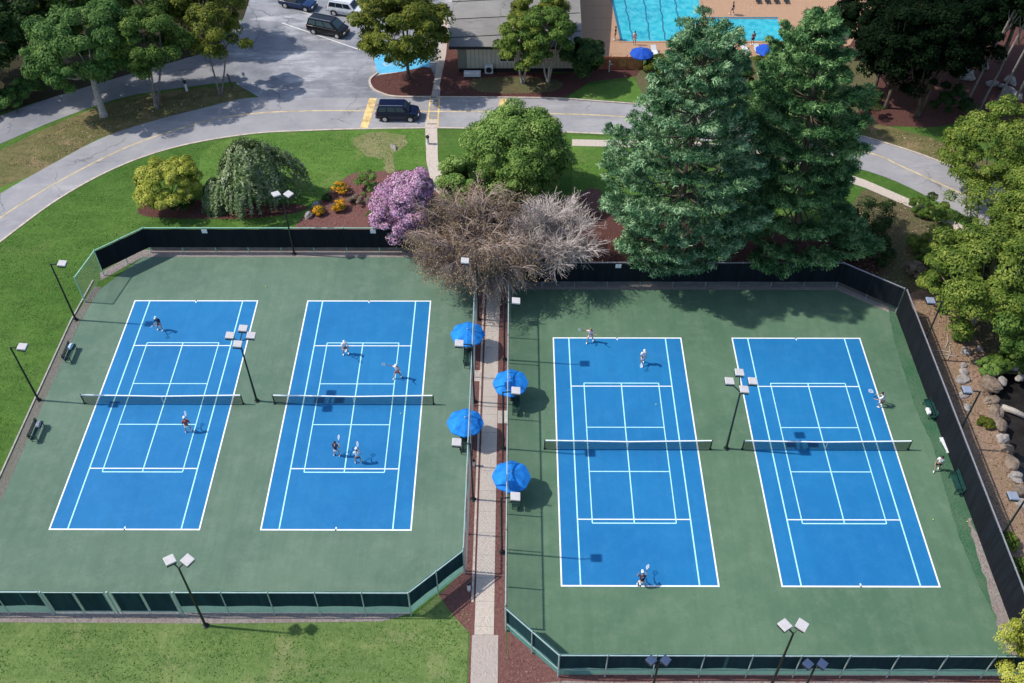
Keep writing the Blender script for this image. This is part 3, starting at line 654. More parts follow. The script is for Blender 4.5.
# ------------------------------------------------------------------ umbrellas, benches
def make_umbrella(label, loc, mat, rad=1.42, h=2.5, group='blue umbrellas beside the path', cat='umbrella'):
    t = thing('patio_umbrella', label, cat, loc, 0, group)
    p = MB(); p.tube([(0, 0, 0.05), (0, 0, h+0.1)], 0.03, 8); p.build('pole', M['lamp_white'], t)
    b = MB(); b.lathe([(0, 0.0), (0.32, 0.0), (0.32, 0.06), (0.08, 0.12), (0.05, 0.3), (0, 0.3)], 16); b.build('base', M['metal_dark'], t)
    n = 8; c = MB(); vs = []; rings = [(0.04, h), (0.5, h-0.13), (1.0, h-0.30), (rad, h-0.52), (rad, h-0.66)]
    S = 32
    for j, (r, z) in enumerate(rings):
        for k in range(S):
            ph = (k % 4)/4; e = abs(ph-0.5)*2   # 1 at rib, 0 mid panel
            rr = r*(0.94+0.06*e) if j else r
            zz = z-0.05*(1-e)*(r/rad) if j < 4 else z
            a = 2*PI*k/S; vs.append((rr*math.cos(a), rr*math.sin(a), zz))
    fs = [(j*S+k, j*S+(k+1) % S, (j+1)*S+(k+1) % S, (j+1)*S+k) for j in range(len(rings)-1) for k in range(S)]
    fs.append(tuple(range(S)))
    c.add(vs, fs); c.build('canopy', mat, t)
    f_ = MB(); f_.ball((0, 0, h+0.08), (0.05, 0.05, 0.09)); f_.build('finial', M['lamp_white'], t)
    rb = MB()
    for k in range(n):
        a = 2*PI*k/n; rb.bar((0, 0, h-0.06), (rad*0.98*math.cos(a), rad*0.98*math.sin(a), h-0.56), 0.018)
    rb.build('rib_frame', M['metal_dark'], t)
    return t
umb = make_umbrella('blue umbrella uppermost left of the path, below the brown tree', (-4.07, 57.5, 0.02), M['umbrella'])
dup(umb, (-0.42, 52.2, 0.02), 0.2, 'blue umbrella uppermost on the right side of the path').rotation_euler[:2] = (R(1.5), R(-2))
dup(umb, (-3.98, 48.05, 0.02), 0.35, 'blue umbrella lower of the two left of the path').rotation_euler[:2] = (R(-2), R(1.5))
dup(umb, (-0.46, 43.15, 0.02), 0.1, 'blue umbrella lower of the two on the right side of the path').rotation_euler[:2] = (R(2), R(2.5))
pu = make_umbrella('royal blue umbrella at the near corner of the large pool', tuple(at(642, 50, 2.3).xy)+(0.03,), M['umbrella_navy'], 1.35, 2.4, 'royal blue pool umbrellas')
dup(pu, tuple(at(768, 47, 2.3).xy)+(0.03,), 0.3, 'royal blue umbrella beside the smaller pool')
dup(pu, tuple(at(831, 17, 2.3).xy)+(0.03,), 0.2, 'royal blue umbrella shaded by the dark trees right of the pools')

def make_bench(label, loc, rz, mat, L=1.9):
    t = thing('bench', label, 'bench', loc, rz, 'green court benches')
    s = MB()
    for k in range(4): s.box((0, -0.18+k*0.12, 0.45), (L, 0.10, 0.035))
    s.build('seat', mat, t)
    b = MB()
    for k in range(3): b.box((0, 0.27+0.03*k, 0.60+k*0.13), (L, 0.03, 0.10))
    b.build('backrest', mat, t)
    for sx in (-1, 1):
        l = MB(); x = sx*(L/2-0.2)
        l.bar((x, -0.2, 0), (x, -0.2, 0.43), 0.05); l.bar((x, 0.24, 0), (x, 0.36, 0.95), 0.05); l.bar((x, -0.2, 0.41), (x, 0.25, 0.41), 0.05); l.bar((x, -0.2, 0.43), (x, -0.2, 0.65), 0.04); l.bar((x, -0.22, 0.65), (x, 0.3, 0.65), 0.05)
        l.build('leg', M['metal_dark'], t)
    return t
p = at(72, 356); bn = make_bench('green bench on the left court edge, nearer the fence corner', (p.x, p.y, 0.02), R(90), M['bench_green'])
def bench_at(x, y, rz, lb, z=0.02):
    p = at(x, y); return dup(bn, (p.x, p.y, z), rz, lb)
bench_at(39, 434, R(90), 'green bench on the left court edge, below the middle light pole')
bench_at(928, 412, R(-90), 'green bench with a white bag against the right fence')
bench_at(954, 486, R(-90), 'empty green bench against the right fence below the walking player')
dup(bn, (-4.05, 56.2, 0.02), R(90), 'dark bench under the upper left umbrella'); dup(bn, (-4.0, 47.3, 0.02), R(90), 'dark bench under the lower left umbrella')
dup(bn, (-0.1, 51.2, 0.02), R(-90), 'dark bench under the upper right umbrella'); dup(bn, (-0.1, 42.3, 0.02), R(-90), 'dark bench under the lower right umbrella')
def bag(label, loc, mat, rz=0):
    b = MB(); pr = [(-0.3, 0.0), (-0.32, 0.18), (-0.2, 0.3), (0.2, 0.3), (0.32, 0.18), (0.3, 0)]
    vs = [(x, -0.14, z) for x, z in pr]+[(x, 0.14, z) for x, z in pr]; n = 6
    b.add(vs, [tuple(range(n)), tuple(range(2*n-1, n-1, -1))]+[(i, n+i, n+(i+1) % n, (i+1) % n) for i in range(n)])
    t = b.build('sports_bag', mat, loc=loc, bevel=0.04); t.rotation_euler = (0, 0, rz); tag(t, label, 'bag')
    h = MB(); h.tube([(-0.15, 0, 0.29), (-0.1, 0, 0.42), (0.1, 0, 0.42), (0.15, 0, 0.29)], 0.015, 6); h.build('handle', M['trim'], t)
p = at(925, 413); bag('white bag on the green bench at the right fence', (p.x, p.y-0.3, 0.49), M['white_cloth'], R(90))
p = at(41, 430); bag('pale grey bag on the bench below the left middle light pole', (p.x, p.y+0.1, 0.49), M['lamp_grey'], R(90))
p = at(72, 353); bag('pale bag on the green bench nearest the fence corner', (p.x, p.y+0.2, 0.49), M['pale_blue_cloth'], R(80))
b = MB(); b.box((0, 0, 0.22), (0.34, 1.5, 0.06)); 
p = at(946.5, 447); sb = b.build('low_board', M['white_plastic'], loc=(p.x-0.15, p.y, 0.02), bevel=0.01); tag(sb, 'low white bench board at the foot of the right fence light pole', 'board'); sb.rotation_euler = (0, 0, R(8))
for yy in (-0.55, 0.55):
    l = MB(); l.box((0, yy, 0.095), (0.28, 0.08, 0.19)); l.build('leg', M['white_plastic'], sb)
def bollard(label, x, y, mats, hgt=0.9, r=0.09, wx=None):
    p = at(x, y) if wx is None else Vector(wx)
    t = thing('bollard_light', label, 'bollard', (p.x, p.y, 0.01)); a = MB(); a.tube([(0, 0, 0), (0, 0, hgt*0.72)], r, 10); a.build('post', mats[0], t)
    c = MB(); c.lathe([(r*0.8, hgt*0.72), (r*0.8, hgt*0.86), (r*1.4, hgt*0.86), (r*1.2, hgt), (0, hgt)], 10); c.build('cap', mats[1], t)
bollard('short path light on mulch near the left court corner', 469, 590, (M['white_plastic'], M['trim']), 1.0, 0.12)
bollard('short path light in the mulch beside the lower left umbrella', 474, 466, (M['white_plastic'], M['trim']), 0.8)
bollard('black topped white marker post on the road median', 187, 91, (M['white_plastic'], M['trim']), 1.3, 0.14)
bollard('black path light beside the mauve flowering tree and crosswalk', 428, 144, (M['white_plastic'], M['trim']), 1.0, 0.15)
pp = MB(); pp.bar((0, 0, 0), (-0.25, 0, 1.9), 0.16); p = at(233, 89); o = pp.build('wooden_post', M['bark'], loc=(p.x, p.y, 0)); tag(o, 'leaning dark wooden post at the end of the median', 'post')
pp = MB(); pp.bar((0, 0, 0), (0, 0, 1.7), 0.06); pp.box((0, -0.04, 1.55), (0.3, 0.02, 0.4)); p = at(246, 86); o = pp.build('sign_post', M['lamp_grey'], loc=(p.x, p.y, 0)); tag(o, 'thin grey sign post at the parking lot entrance', 'post')

# ------------------------------------------------------------------ foliage
def np_quads(name, V, mat, parent, loc=None, tri=False):
    k = 3 if tri else 4; n = len(V)//k
    me = bpy.data.meshes.new(name); me.vertices.add(n*k); me.vertices.foreach_set('co', np.ascontiguousarray(V, dtype=np.float32).ravel())
    me.loops.add(n*k); me.loops.foreach_set('vertex_index', np.arange(n*k, dtype=np.int32))
    me.polygons.add(n); me.polygons.foreach_set('loop_start', np.arange(0, n*k, k, dtype=np.int32)); me.polygons.foreach_set('loop_total', np.full(n, k, dtype=np.int32))
    me.update(calc_edges=True); me.materials.append(mat)
    o = bpy.data.objects.new(name, me); col.objects.link(o)
    if parent is not None: o.parent = parent
    return o
def unit(a): return a/np.maximum(np.linalg.norm(a, axis=-1, keepdims=True), 1e-6)
def leaf_quads(C, N, size, asp=0.55):
    n = len(C); N = unit(N); r = RS.normal(size=(n, 3)); X = unit(np.cross(N, r)); Y = np.cross(N, X)
    s = size*RS.uniform(0.6, 1.4, (n, 1)); a = X*s; b = Y*s*asp
    V = np.stack([C-a, C-b+N*s*0.12, C+a, C+b+N*s*0.12], 1); return V.reshape(-1, 3)
def crown_points(nc, per, R3, cz, clump, low=-0.75, bump=0.22, shell=0.45):
    """clumps spread through an uneven ellipsoid"""
    K = RS.normal(size=(5, 3))*1.6; ph = RS.uniform(0, 6.28, 5)
    d = unit(RS.normal(size=(nc*3, 3))); d = d[d[:, 2] > low][:nc]
    rad = RS.uniform(shell, 1.0, (len(d), 1))**0.6
    mod = 1+bump*np.sum(np.cos(d@K.T+ph), 1, keepdims=True)/2.0
    cen = d*rad*mod*np.array(R3)+np.array([0, 0, cz])
    cs = clump*RS.uniform(0.35, 1.25, (len(d), 1))
    out = np.repeat(cen, per, 0); csr = np.repeat(cs, per, 0)
    q = unit(RS.normal(size=out.shape)); rr = RS.uniform(0.3, 1.0, (len(out), 1))**0.4
    q[:, 2] = np.where(q[:, 2] < -0.35, -q[:, 2], q[:, 2])
    P = out+q*rr*csr*np.array([1, 1, 0.66])
    N = q*1.0+np.repeat(d, per, 0)*0.3+RS.normal(size=out.shape)*0.4+np.array([0, 0, 0.35])
    return P, N, cen
def trunk_mesh(t, cen, h0, r, bark, stems=1, lean=(0, 0), nl=12, spread=0.25):
    m = MB(); sel = [Vector(c) for c in cen[RS.permutation(len(cen))[:nl]]]
    tops = []
    for s in range(stems):
        a = 2*PI*s/max(1, stems)+0.6; off = Vector((math.cos(a), math.sin(a), 0))*(0.12 if stems > 1 else 0)
        tp = Vector((lean[0], lean[1], h0))+(Vector((math.cos(a), math.sin(a), 0))*spread*h0 if stems > 1 else Vector())
        mid = off+(tp-off)*0.5+Vector((random.uniform(-.1, .1), random.uniform(-.1, .1), 0))
        m.tube([off+Vector((0, 0, -0.1)), off+Vector((0, 0, 0.15))+(tp-off)*0.05, mid, tp], [r*1.5, r*1.1, r*0.9, r*0.72], 9); tops.append(tp)
    for i, c in enumerate(sel):
        tp = tops[i % len(tops)]; st = tp-Vector((0, 0, random.uniform(0, 0.35)*h0)) if stems == 1 else tp
        md = st+(c-st)*0.5+Vector((random.uniform(-.3, .3), random.uniform(-.3, .3), -0.25))
        m.tube([st, md, c], [r*0.5, r*0.3, r*0.1], 6)
    return m.build('trunk', bark, t, smooth=True)
def tree(name, label, loc, R3, cz, leaf, bark, nc=60, per=170, size=0.26, clump=1.1, r=0.22, stems=1, lean=(0, 0), low=-0.75, h0=None, cat='tree', group=None, bump=0.17, mix=None, shell=0.45, asp=0.55, nl=12):
    t = thing(name, label, cat, loc, 0, group)
    per = int(per*2.3); size = size*0.61
    P, N, cen = crown_points(nc, per, R3, cz, clump, low, bump, shell)
    if lean != (0, 0): P = P+np.array([lean[0], lean[1], 0]); cen = cen+np.array([lean[0], lean[1], 0])
    np_quads('crown', leaf_quads(P, N, size, asp), leaf, t)
    if mix:
        m2, frac, nm = mix; k = RS.permutation(len(P))[:int(len(P)*frac)]
        np_quads(nm, leaf_quads(P[k]+N[k]*0.08, N[k], size), m2, t)
    trunk_mesh(t, cen, h0 if h0 else max(0.3, cz-R3[2]*0.75), r, bark, stems, lean, nl)
    return t
def g3(x, y, z=0.0):
    p = at(x, y); return (p.x, p.y, z)
# trees on the left
WOODS = 'trees along the side drive'
tree('broadleaf_tree', 'tall tree with a thick pale leaning trunk on the left median', g3(104, 116), (5.4, 4.6, 3.8), 7.0, M['leaf_bluegreen'], M['bark_pale'], 145, 180, 0.24, 1.15, 0.36, lean=(-0.9, 2.6), group=WOODS, h0=4.6)
tree('broadleaf_tree', 'multi stemmed tree in the middle of the grassy median', g3(157, 108), (3.9, 4.0, 3.5), 6.8, M['leaf_mid'], M['bark_grey'], 95, 160, 0.22, 1.0, 0.13, stems=3, lean=(0, 2.4), group=WOODS, h0=4.2)
tree('broadleaf_tree', 'slender stemmed olive green tree at the tip of the median', g3(221, 95), (3.1, 3.0, 2.6), 6.4, M['leaf_olive'], M['bark_grey'], 36, 130, 0.22, 0.95, 0.10, stems=2, lean=(0, 2.4), group=WOODS, h0=4.2)
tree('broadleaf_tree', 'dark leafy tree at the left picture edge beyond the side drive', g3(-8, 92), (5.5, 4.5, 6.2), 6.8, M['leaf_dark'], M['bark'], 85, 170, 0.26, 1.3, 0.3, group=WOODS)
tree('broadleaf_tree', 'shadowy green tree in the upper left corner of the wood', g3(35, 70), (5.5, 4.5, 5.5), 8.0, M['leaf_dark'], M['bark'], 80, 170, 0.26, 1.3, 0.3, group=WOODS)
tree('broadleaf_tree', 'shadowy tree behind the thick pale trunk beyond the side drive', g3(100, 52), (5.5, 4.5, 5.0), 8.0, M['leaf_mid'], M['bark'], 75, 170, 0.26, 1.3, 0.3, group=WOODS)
tree('broadleaf_tree', 'mid green tree filling the top edge behind the multi stemmed one', g3(165, 40), (5.5, 4.5, 4.6), 7.0, M['leaf_mid'], M['bark'], 75, 170, 0.26, 1.3, 0.3, group=WOODS)
tree('broadleaf_tree', 'olive tree at the top edge nearest the parked cars', g3(208, 46), (4.2, 3.8, 3.8), 5.8, M['leaf_olive'], M['bark'], 60, 170, 0.26, 1.2, 0.25, group=WOODS)
tree('broadleaf_tree', 'tree outside the left picture edge that shades the court corner', (-48.2, 37.0, 0), (3.6, 3.6, 3.2), 6.5, M['leaf_mid'], M['bark'], 45, 130, 0.24, 1.0, 0.2)
for i, (x, y, s, lb) in enumerate(((12, 108, 1.6, 'low green bush at the drive edge by the left picture border'), (30, 98, 1.5, 'rounded bush at the drive edge under the dark wood'), (-8, 112, 1.8, 'leafy bush at the far left beside the side drive'))):
    tree('bush', lb, g3(x, y), (s, s, s*0.75), s*0.6, M['leaf_bluegreen'], M['bark'], 26, 120, 0.2, 0.6, 0.05, low=-0.3, cat='bush', h0=0.3)
# parking island and building trees
tree('broadleaf_tree', 'round olive green tree on the mulch island by the crosswalk', g3(409, 79), (5.0, 4.6, 3.9), 6.3, M['leaf_olive'], M['bark'], 150, 180, 0.23, 1.1, 0.2, h0=2.6, low=-0.6)
tree('broadleaf_tree', 'yellowish green tree in front of the grey roofed building', g3(523, 83), (2.9, 2.8, 3.0), 5.6, M['leaf_lime'], M['bark_pale'], 55, 160, 0.2, 0.85, 0.14, stems=2, h0=2.6)
tree('broadleaf_tree', 'dark green multi stemmed tree beside the yellowish one at the building', g3(548, 82), (3.0, 3.0, 3.2), 5.8, M['leaf_mid'], M['bark_pale'], 60, 160, 0.22, 0.9, 0.13, stems=3, h0=2.4)
tree('broadleaf_tree', 'squat dark leafed tree at the left end of the brown fence', g3(580, 80), (2.4, 2.4, 2.5), 3.0, M['leaf_dark'], M['bark'], 50, 160, 0.24, 0.8, 0.12, low=-0.85)
tree('broadleaf_tree', 'olive tree rising behind the two building trees', g3(535, 60), (3.2, 2.6, 2.8), 5.6, M['leaf_olive'], M['bark'], 50, 160, 0.22, 0.9, 0.15)
# lawn shrubs
tree('shrub', 'rounded golden yellow shrub on the mulch bed', g3(174, 204), (2.9, 2.6, 2.1), 2.6, M["leaf_yellow"], M["bark"], 85, 170, 0.16, 0.75, 0.09, stems=4, low=-0.5, cat='shrub', h0=0.9)
tree('shrub', 'small dark green shrub at the foot of the golden one', g3(180, 207), (1.3, 1.2, 0.9), 0.9, M['leaf_dark'], M['bark'], 20, 120, 0.14, 0.45, 0.04, cat='shrub', h0=0.3)
def weeping(label, loc, rad, hgt):
    t = thing('weeping_tree', label, 'tree', loc); C = []; N = []; mb = MB()
    for k in range(760):
        a = RS.uniform(0, 2*PI); q = RS.uniform(0.05, 1)**0.55; lob = 1+0.22*math.sin(3*a+1)+0.12*math.sin(7*a)
        r0 = rad*q*lob; top = hgt*(1-0.52*q*q)*RS.uniform(0.86, 1.06)
        st = np.array([math.cos(a)*r0*0.72, math.sin(a)*r0*0.72, top]); L = RS.uniform(0.9, 2.3)*(0.5+0.6*q)
        out = np.array([math.cos(a), math.sin(a), 0])
        n = int(L*18); s = np.linspace(0, 1, n)[:, None]
        pts = st+out*(s*L*0.45)*(1-0.35*s)+np.array([0, 0, -1])*(s**1.7*L*0.95)
        pts = pts+RS.normal(size=pts.shape)*0.075; pts[:, 2] = np.maximum(pts[:, 2], 0.06)
        C.append(pts); N.append(np.repeat(out[None]*0.8+np.array([[0, 0, 0.7]]), n, 0)+RS.normal(size=(n, 3))*0.4)
    C = np.concatenate(C); N = np.concatenate(N)
    np_quads('crown', leaf_quads(C, N, 0.13, 0.5), M['leaf_weep'], t)
    cen = np.array([[math.cos(a)*rad*0.5, math.sin(a)*rad*0.5, hgt*0.75] for a in np.linspace(0, 6, 9)])
    trunk_mesh(t, cen, hgt*0.5, 0.18, M['bark'], 3, nl=9)
weeping('mounded weeping tree with drooping grey green branches', g3(260, 199), 5.0, 6.5)
weeping('smaller weeping tree tucked between the golden shrub and the larger mound', g3(221, 203), 1.8, 2.7)
tree('flowering_tree', 'mauve flowering tree between the flower bed and the crosswalk path', g3(411, 243), (3.1, 2.7, 3.7), 4.7, M['leaf_purple'], M['bark_grey'], 190, 140, 0.14, 0.75, 0.08, stems=4, h0=1.4, low=-0.9, mix=(M['leaf_dark'], 0.09, 'leaves'), shell=0.4)
for lb, x, y, s in (('orange flowering shrub uppermost in the flower bed', 340, 192, 0.78), ('orange flowering shrub middle one of the flower bed', 338.5, 210, 0.75), ('orange flowering shrub lowest and smallest in the flower bed', 319, 214, 0.55)):
    tree('flowering_shrub', lb, g3(x, y), (s, s*0.9, s*0.6), s*0.62, M['leaf_orange'], M['bark'], 22, 110, 0.085, 0.32, 0.03, cat='shrub', h0=0.25, low=-0.2, mix=(M['leaf_mid'], 0.12, 'leaves'), group='orange shrubs')
tree('shrub', 'round bright green shrub at the top of the flower bed', g3(368, 189), (1.15, 1.1, 0.9), 0.9, M['leaf_bright'], M['bark'], 26, 120, 0.09, 0.4, 0.03, cat='shrub', h0=0.3)
for lb, x, y, s, mt in (('small dark plant beside the upper orange shrub', 327, 200, 0.5, 'leaf_dark'), ('dry brownish shrub in the middle of the flower bed', 356, 203, 0.75, 'leaf_grey'), ('sparse greyish shrub below the round green one', 372, 203, 0.65, 'leaf_grey'), ('small green plant by the foot of the mauve tree', 373, 217, 0.5, 'leaf_mid')):
    tree('shrub', lb, g3(x, y), (s, s, s*0.7), s*0.6, M[mt], M['bark'], 14, 60, 0.09, 0.26, 0.02, cat='shrub', h0=0.2)
tree('broadleaf_tree', 'broad bright green tree behind the bare grey trees', (0.3, 79.0, 0), (5.5, 4.8, 4.6), 5.2, M['leaf_bright'], M['bark'], 240, 170, 0.2, 1.25, 0.25, h0=2, low=-0.6)
tree('broadleaf_tree', 'lower bright green tree right of the mauve flowers', (-5.2, 76.0, 0), (2.8, 2.8, 3.2), 3.6, M['leaf_bright'], M['bark'], 60, 170, 0.19, 0.85, 0.15, h0=1.2, low=-0.7)

def bare_tree(name, label, loc, rad, hgt, twigm, seed, nl=11, leafm=None, leafn=0, up=0.55, droop=0.9, n3=5, thick=1.0):
    rs = random.Random(seed); t = thing(name, label, 'tree', loc); tr = MB(); tw = MB(); tips = []
    def curve(p, d, L, dr, n=4):
        pts = [Vector(p)]; d = Vector(d).normalized()
        for i in range(n):
            d = (d+Vector((rs.uniform(-.17, .17), rs.uniform(-.17, .17), rs.uniform(-.14, .14)-dr/n))).normalized()
            q = pts[-1]+d*(L/n); q.z = max(q.z, 0.25); pts.append(q)
        return pts, d
    for k in range(nl):
        a = 2*PI*k/nl+rs.uniform(-.25, .25); el = rs.uniform(0.25, 1.2)*up*1.6
        d = Vector((math.cos(a)*math.cos(el), math.sin(a)*math.cos(el), math.sin(el)+0.15)); L = rad*rs.uniform(0.55, 0.75)
        pts, d1 = curve((0, 0, hgt*rs.uniform(0.27, 0.36)), d, L, 0.15)
        tw.tube(pts, [0.13, 0.11, 0.085, 0.065, 0.045], 6)
        for i in range(12):
            j = rs.randint(1, 4); b = pts[j]
            d2 = (d1*1.0+Vector((rs.uniform(-1, 1), rs.uniform(-1, 1), rs.uniform(-.35, .75)))*0.75).normalized()
            p2, d3 = curve(b, d2, rad*rs.uniform(0.28, 0.45), droop*0.45)
            tw.tube(p2, [0.055*thick, 0.046*thick, 0.038*thick, 0.03*thick, 0.022], 4, cap=False)
            for m in range(10):
                b2 = p2[rs.randint(1, 4)]
                d4 = (d3+Vector((rs.uniform(-1, 1), rs.uniform(-1, 1), rs.uniform(-.5, .5)))*0.7).normalized()
                p3, d5 = curve(b2, d4, rad*rs.uniform(0.18, 0.32), droop, 3)
                tw.tube(p3, [0.032, 0.026, 0.020, 0.010], 3, cap=False)
                for q in range(n3):
                    b3 = p3[rs.randint(1, 3)]; d6 = (d5+Vector((rs.uniform(-1, 1), rs.uniform(-1, 1), rs.uniform(-.5, .4)))*0.72).normalized()
                    p4, _ = curve(b3, d6, rad*rs.uniform(0.10, 0.2), droop, 2)
                    tw.tube(p4, [0.018, 0.014, 0.008], 3, cap=False); tips.append(p4[-1])
    tr.tube([(0, 0, -0.1), (0, 0, 0.3), (0.05, 0, hgt*0.15), (0, 0, hgt*0.36)], [0.36, 0.28, 0.24, 0.2], 10)
    tr.build('trunk', M['bark_grey'], t, smooth=True); tw.build('twigs', twigm, t)
    if leafm:
        T = np.array([tuple(v) for v in tips]); T = T[RS.permutation(len(T))]
        k = T[np.argsort(T[:, 2]+RS.normal(size=len(T))*0.7)[-len(T)*3//5:]]
        P = np.repeat(k, leafn, 0)+RS.normal(size=(len(k)*leafn, 3))*0.16
        np_quads('dry_leaves', leaf_quads(P, RS.normal(size=P.shape)+np.array([0, 0, 0.8]), 0.075), leafm, t)
bare_tree('bare_tree', 'drooping brown twigged tree overhanging the top of the path', (-3.2, 67.0, 0), 5.6, 8.4, M['twig_brown'], 3, 15, M['leaf_dead'], 8, 0.5, 0.75)
bare_tree('bare_tree', 'leafless grey tree with fanned twigs right of the path', (3.0, 67.2, 0), 4.2, 8.4, M['twig'], 11, 16, M['leaf_grey'], 1, 0.62, 0.12, 3, 1.5)
tree('shrub', 'dull olive shrub between the mauve tree and the brown twigs', g3(428, 240), (1.8, 1.6, 1.6), 1.6, M['leaf_grey'], M['bark'], 34, 100, 0.12, 0.55, 0.05, cat='shrub', h0=0.5)

def pine(label, loc, hgt, rad, mat, seed, zlow=1.6, lean=(0, 0), tp=1.8):
    rs = np.random.RandomState(seed); t = thing('pine_tree', label, 'tree', loc); br = MB(); Cs = []; Ds = []; Ss = []
    ax = lambda z: np.array([lean[0]*z/hgt, lean[1]*z/hgt, z])
    z = zlow; k = 0
    while z < hgt-0.5:
        u = (z-zlow)/(hgt-zlow); L0 = rad*(1-u**tp)**0.8*(0.86+0.16*math.sin(u*9+seed)) + 0.7
        nb = 10 if u < 0.7 else 7
        ph = rs.uniform(0, 6.28)
        for b in range(nb):
            a = ph+2*PI*b/nb+rs.uniform(-.3, .3); L = L0*rs.uniform(0.70, 1.08); rise = (-0.12+0.75*u**1.5)
            d = np.array([math.cos(a), math.sin(a), 0]); s_ = np.array([-math.sin(a), math.cos(a), 0])
            o = ax(z+rs.uniform(-.15, .15)); arc = lambda s: o+d*L*s+np.array([0, 0, rise*L*s+0.14*L*s*s-0.12*L*math.sin(s*PI)])
            br.tube([Vector(arc(s)) for s in np.linspace(0, 1, 5)], [0.10*(1-u)+0.03, 0.07*(1-u)+0.03, 0.05, 0.035, 0.02], 5, cap=False)
            m = max(2, int(L*0.85)); wl = min(1.25, L*0.24)
            for i in range(m+1):
                s = 0.56+0.42*(i+rs.uniform(-.25, .25))/m; sw = wl*(0.55+0.75*math.sin(min(1, max(0, s))*PI))
                for lat in ((-1, 0, 1) if s < 0.93 else (-0.5, 0.5)):
                    q = arc(s)+s_*sw*lat*rs.uniform(0.75, 1.25)+np.array([0, 0, rs.uniform(-.12, .16)-0.16*abs(lat)])
                    Cs.append(q); Ds.append(d*0.8+s_*lat*0.6+np.array([0, 0, 0.75])); Ss.append(rs.uniform(0.48, 0.95)*(1-0.25*u))
        z += (2.55-1.4*u)*rs.uniform(0.85, 1.15); k += 1
    Cs.append(ax(hgt-0.3)); Ds.append(np.array([0, 0, 1.0])); Ss.append(0.5)
    Cs = np.array(Cs); Ds = np.array(Ds); Ss = np.array(Ss)[:, None]; per = 130
    C = np.repeat(Cs, per, 0); D = np.repeat(Ds, per, 0); S = np.repeat(Ss, per, 0)
    q = unit(rs.normal(size=C.shape)); q[:, 2] = np.where(q[:, 2] < -0.3, -q[:, 2], q[:, 2]); C = C+q*S*rs.uniform(0.45, 0.95, (len(C), 1))*np.array([1, 1, 0.55])
    nq = unit(q*1.0+rs.normal(size=C.shape)*0.33+np.array([0, 0, 0.25])); dirn = D*0.8+rs.normal(size=C.shape)*0.55
    dirn = unit(dirn-nq*np.sum(dirn*nq, 1, keepdims=True)*0.85); side = unit(np.cross(dirn, nq))
    ln = rs.uniform(0.16, 0.34, (len(C), 1)); wd = rs.uniform(0.05, 0.10, (len(C), 1))
    V = np.stack([C-side*wd*0.5, C+side*wd*0.5, C+dirn*ln+side*wd*0.35, C+dirn*ln-side*wd*0.35], 1).reshape(-1, 3)
    np_quads('crown', V, mat, t)
    br.tube([Vector(ax(0))-Vector((0, 0, .1)), Vector(ax(0.4)), Vector(ax(hgt*0.5)), Vector(ax(hgt*0.97))], [0.5, 0.38, 0.22, 0.04], 10)
    br.build('trunk', M['bark'], t, smooth=True)
    return t
pine('tall blue green pine, nearer the bare grey tree, above the back fence', (14.2, 68.0, 0), 23.8, 7.1, M['needle'], 5, 3.6, (0, 0), 2.2)
pine('tall deep green pine right of the blue green one', (25.4, 68.8, 0), 23.8, 6.7, M['needle_dark'], 9, 4.2, (-2.4, 1.0), 1.3)
pine('slimmer dark pine behind the other two beside the pool deck', (27.5, 89.5, 0), 11.5, 4.2, M['needle_dark'], 21, 2.0)

# right hand woods
RW = 'dark trees in the upper right'
tree('broadleaf_tree', 'dense dark tree beyond the road, right of the pools', g3(885, 108), (4.6, 4.5, 5.5), 8.4, M['leaf_shade_paint'], M['bark'], 95, 160, 0.24, 1.15, 0.2, group=RW, h0=3)
tree('broadleaf_tree', 'dark tree with a forked trunk on the pinkish mulch', g3(917, 116), (4.2, 4.2, 5.0), 8.2, M['leaf_shade_paint'], M['bark'], 90, 160, 0.24, 1.1, 0.2, stems=2, group=RW, h0=3)
tree('broadleaf_tree', 'black shaded tree at the top edge above the forked one', g3(915, 70), (5.0, 4.0, 4.4), 8.0, M['leaf_shade_paint'], M['bark'], 80, 160, 0.24, 1.2, 0.25, group=RW)
tree('broadleaf_tree', 'black shaded tree in the upper right corner', g3(1000, 62), (5.5, 4.0, 4.4), 9.0, M['leaf_shade_paint'], M['bark'], 80, 160, 0.24, 1.2, 0.25, group=RW)
tree('broadleaf_tree', 'dark tree at the top edge right of the smaller pool', g3(855, 60), (3.2, 3.0, 3.4), 5.6, M['leaf_shade_paint'], M['bark'], 60, 150, 0.24, 1.0, 0.2, group=RW)
tree('broadleaf_tree', 'black shaded tree between the forked one and the thin trunks', g3(952, 92), (3.4, 3.2, 3.8), 7.0, M['leaf_shade_paint'], M['bark'], 60, 150, 0.24, 1.0, 0.18, group=RW, h0=3)
tree('broadleaf_tree', 'black shaded tree overhanging the rock pile from the top edge', g3(975, 58), (4.2, 3.4, 3.6), 7.4, M['leaf_shade_paint'], M['bark'], 70, 150, 0.24, 1.1, 0.2, group=RW, h0=3)
tree('broadleaf_tree', 'shaded tree at the left rear of the dark group by the pool deck', g3(875, 88), (3.2, 3.0, 3.6), 5.6, M['leaf_shade_paint'], M['bark'], 55, 150, 0.24, 1.0, 0.18, group=RW, h0=2)
tree('shrub', 'dark clipped shrub at the foot of the upper right trees', g3(948, 112), (2.0, 1.5, 1.2), 1.3, M['leaf_dark'], M['bark'], 34, 120, 0.18, 0.6, 0.06, cat='shrub', h0=0.4)
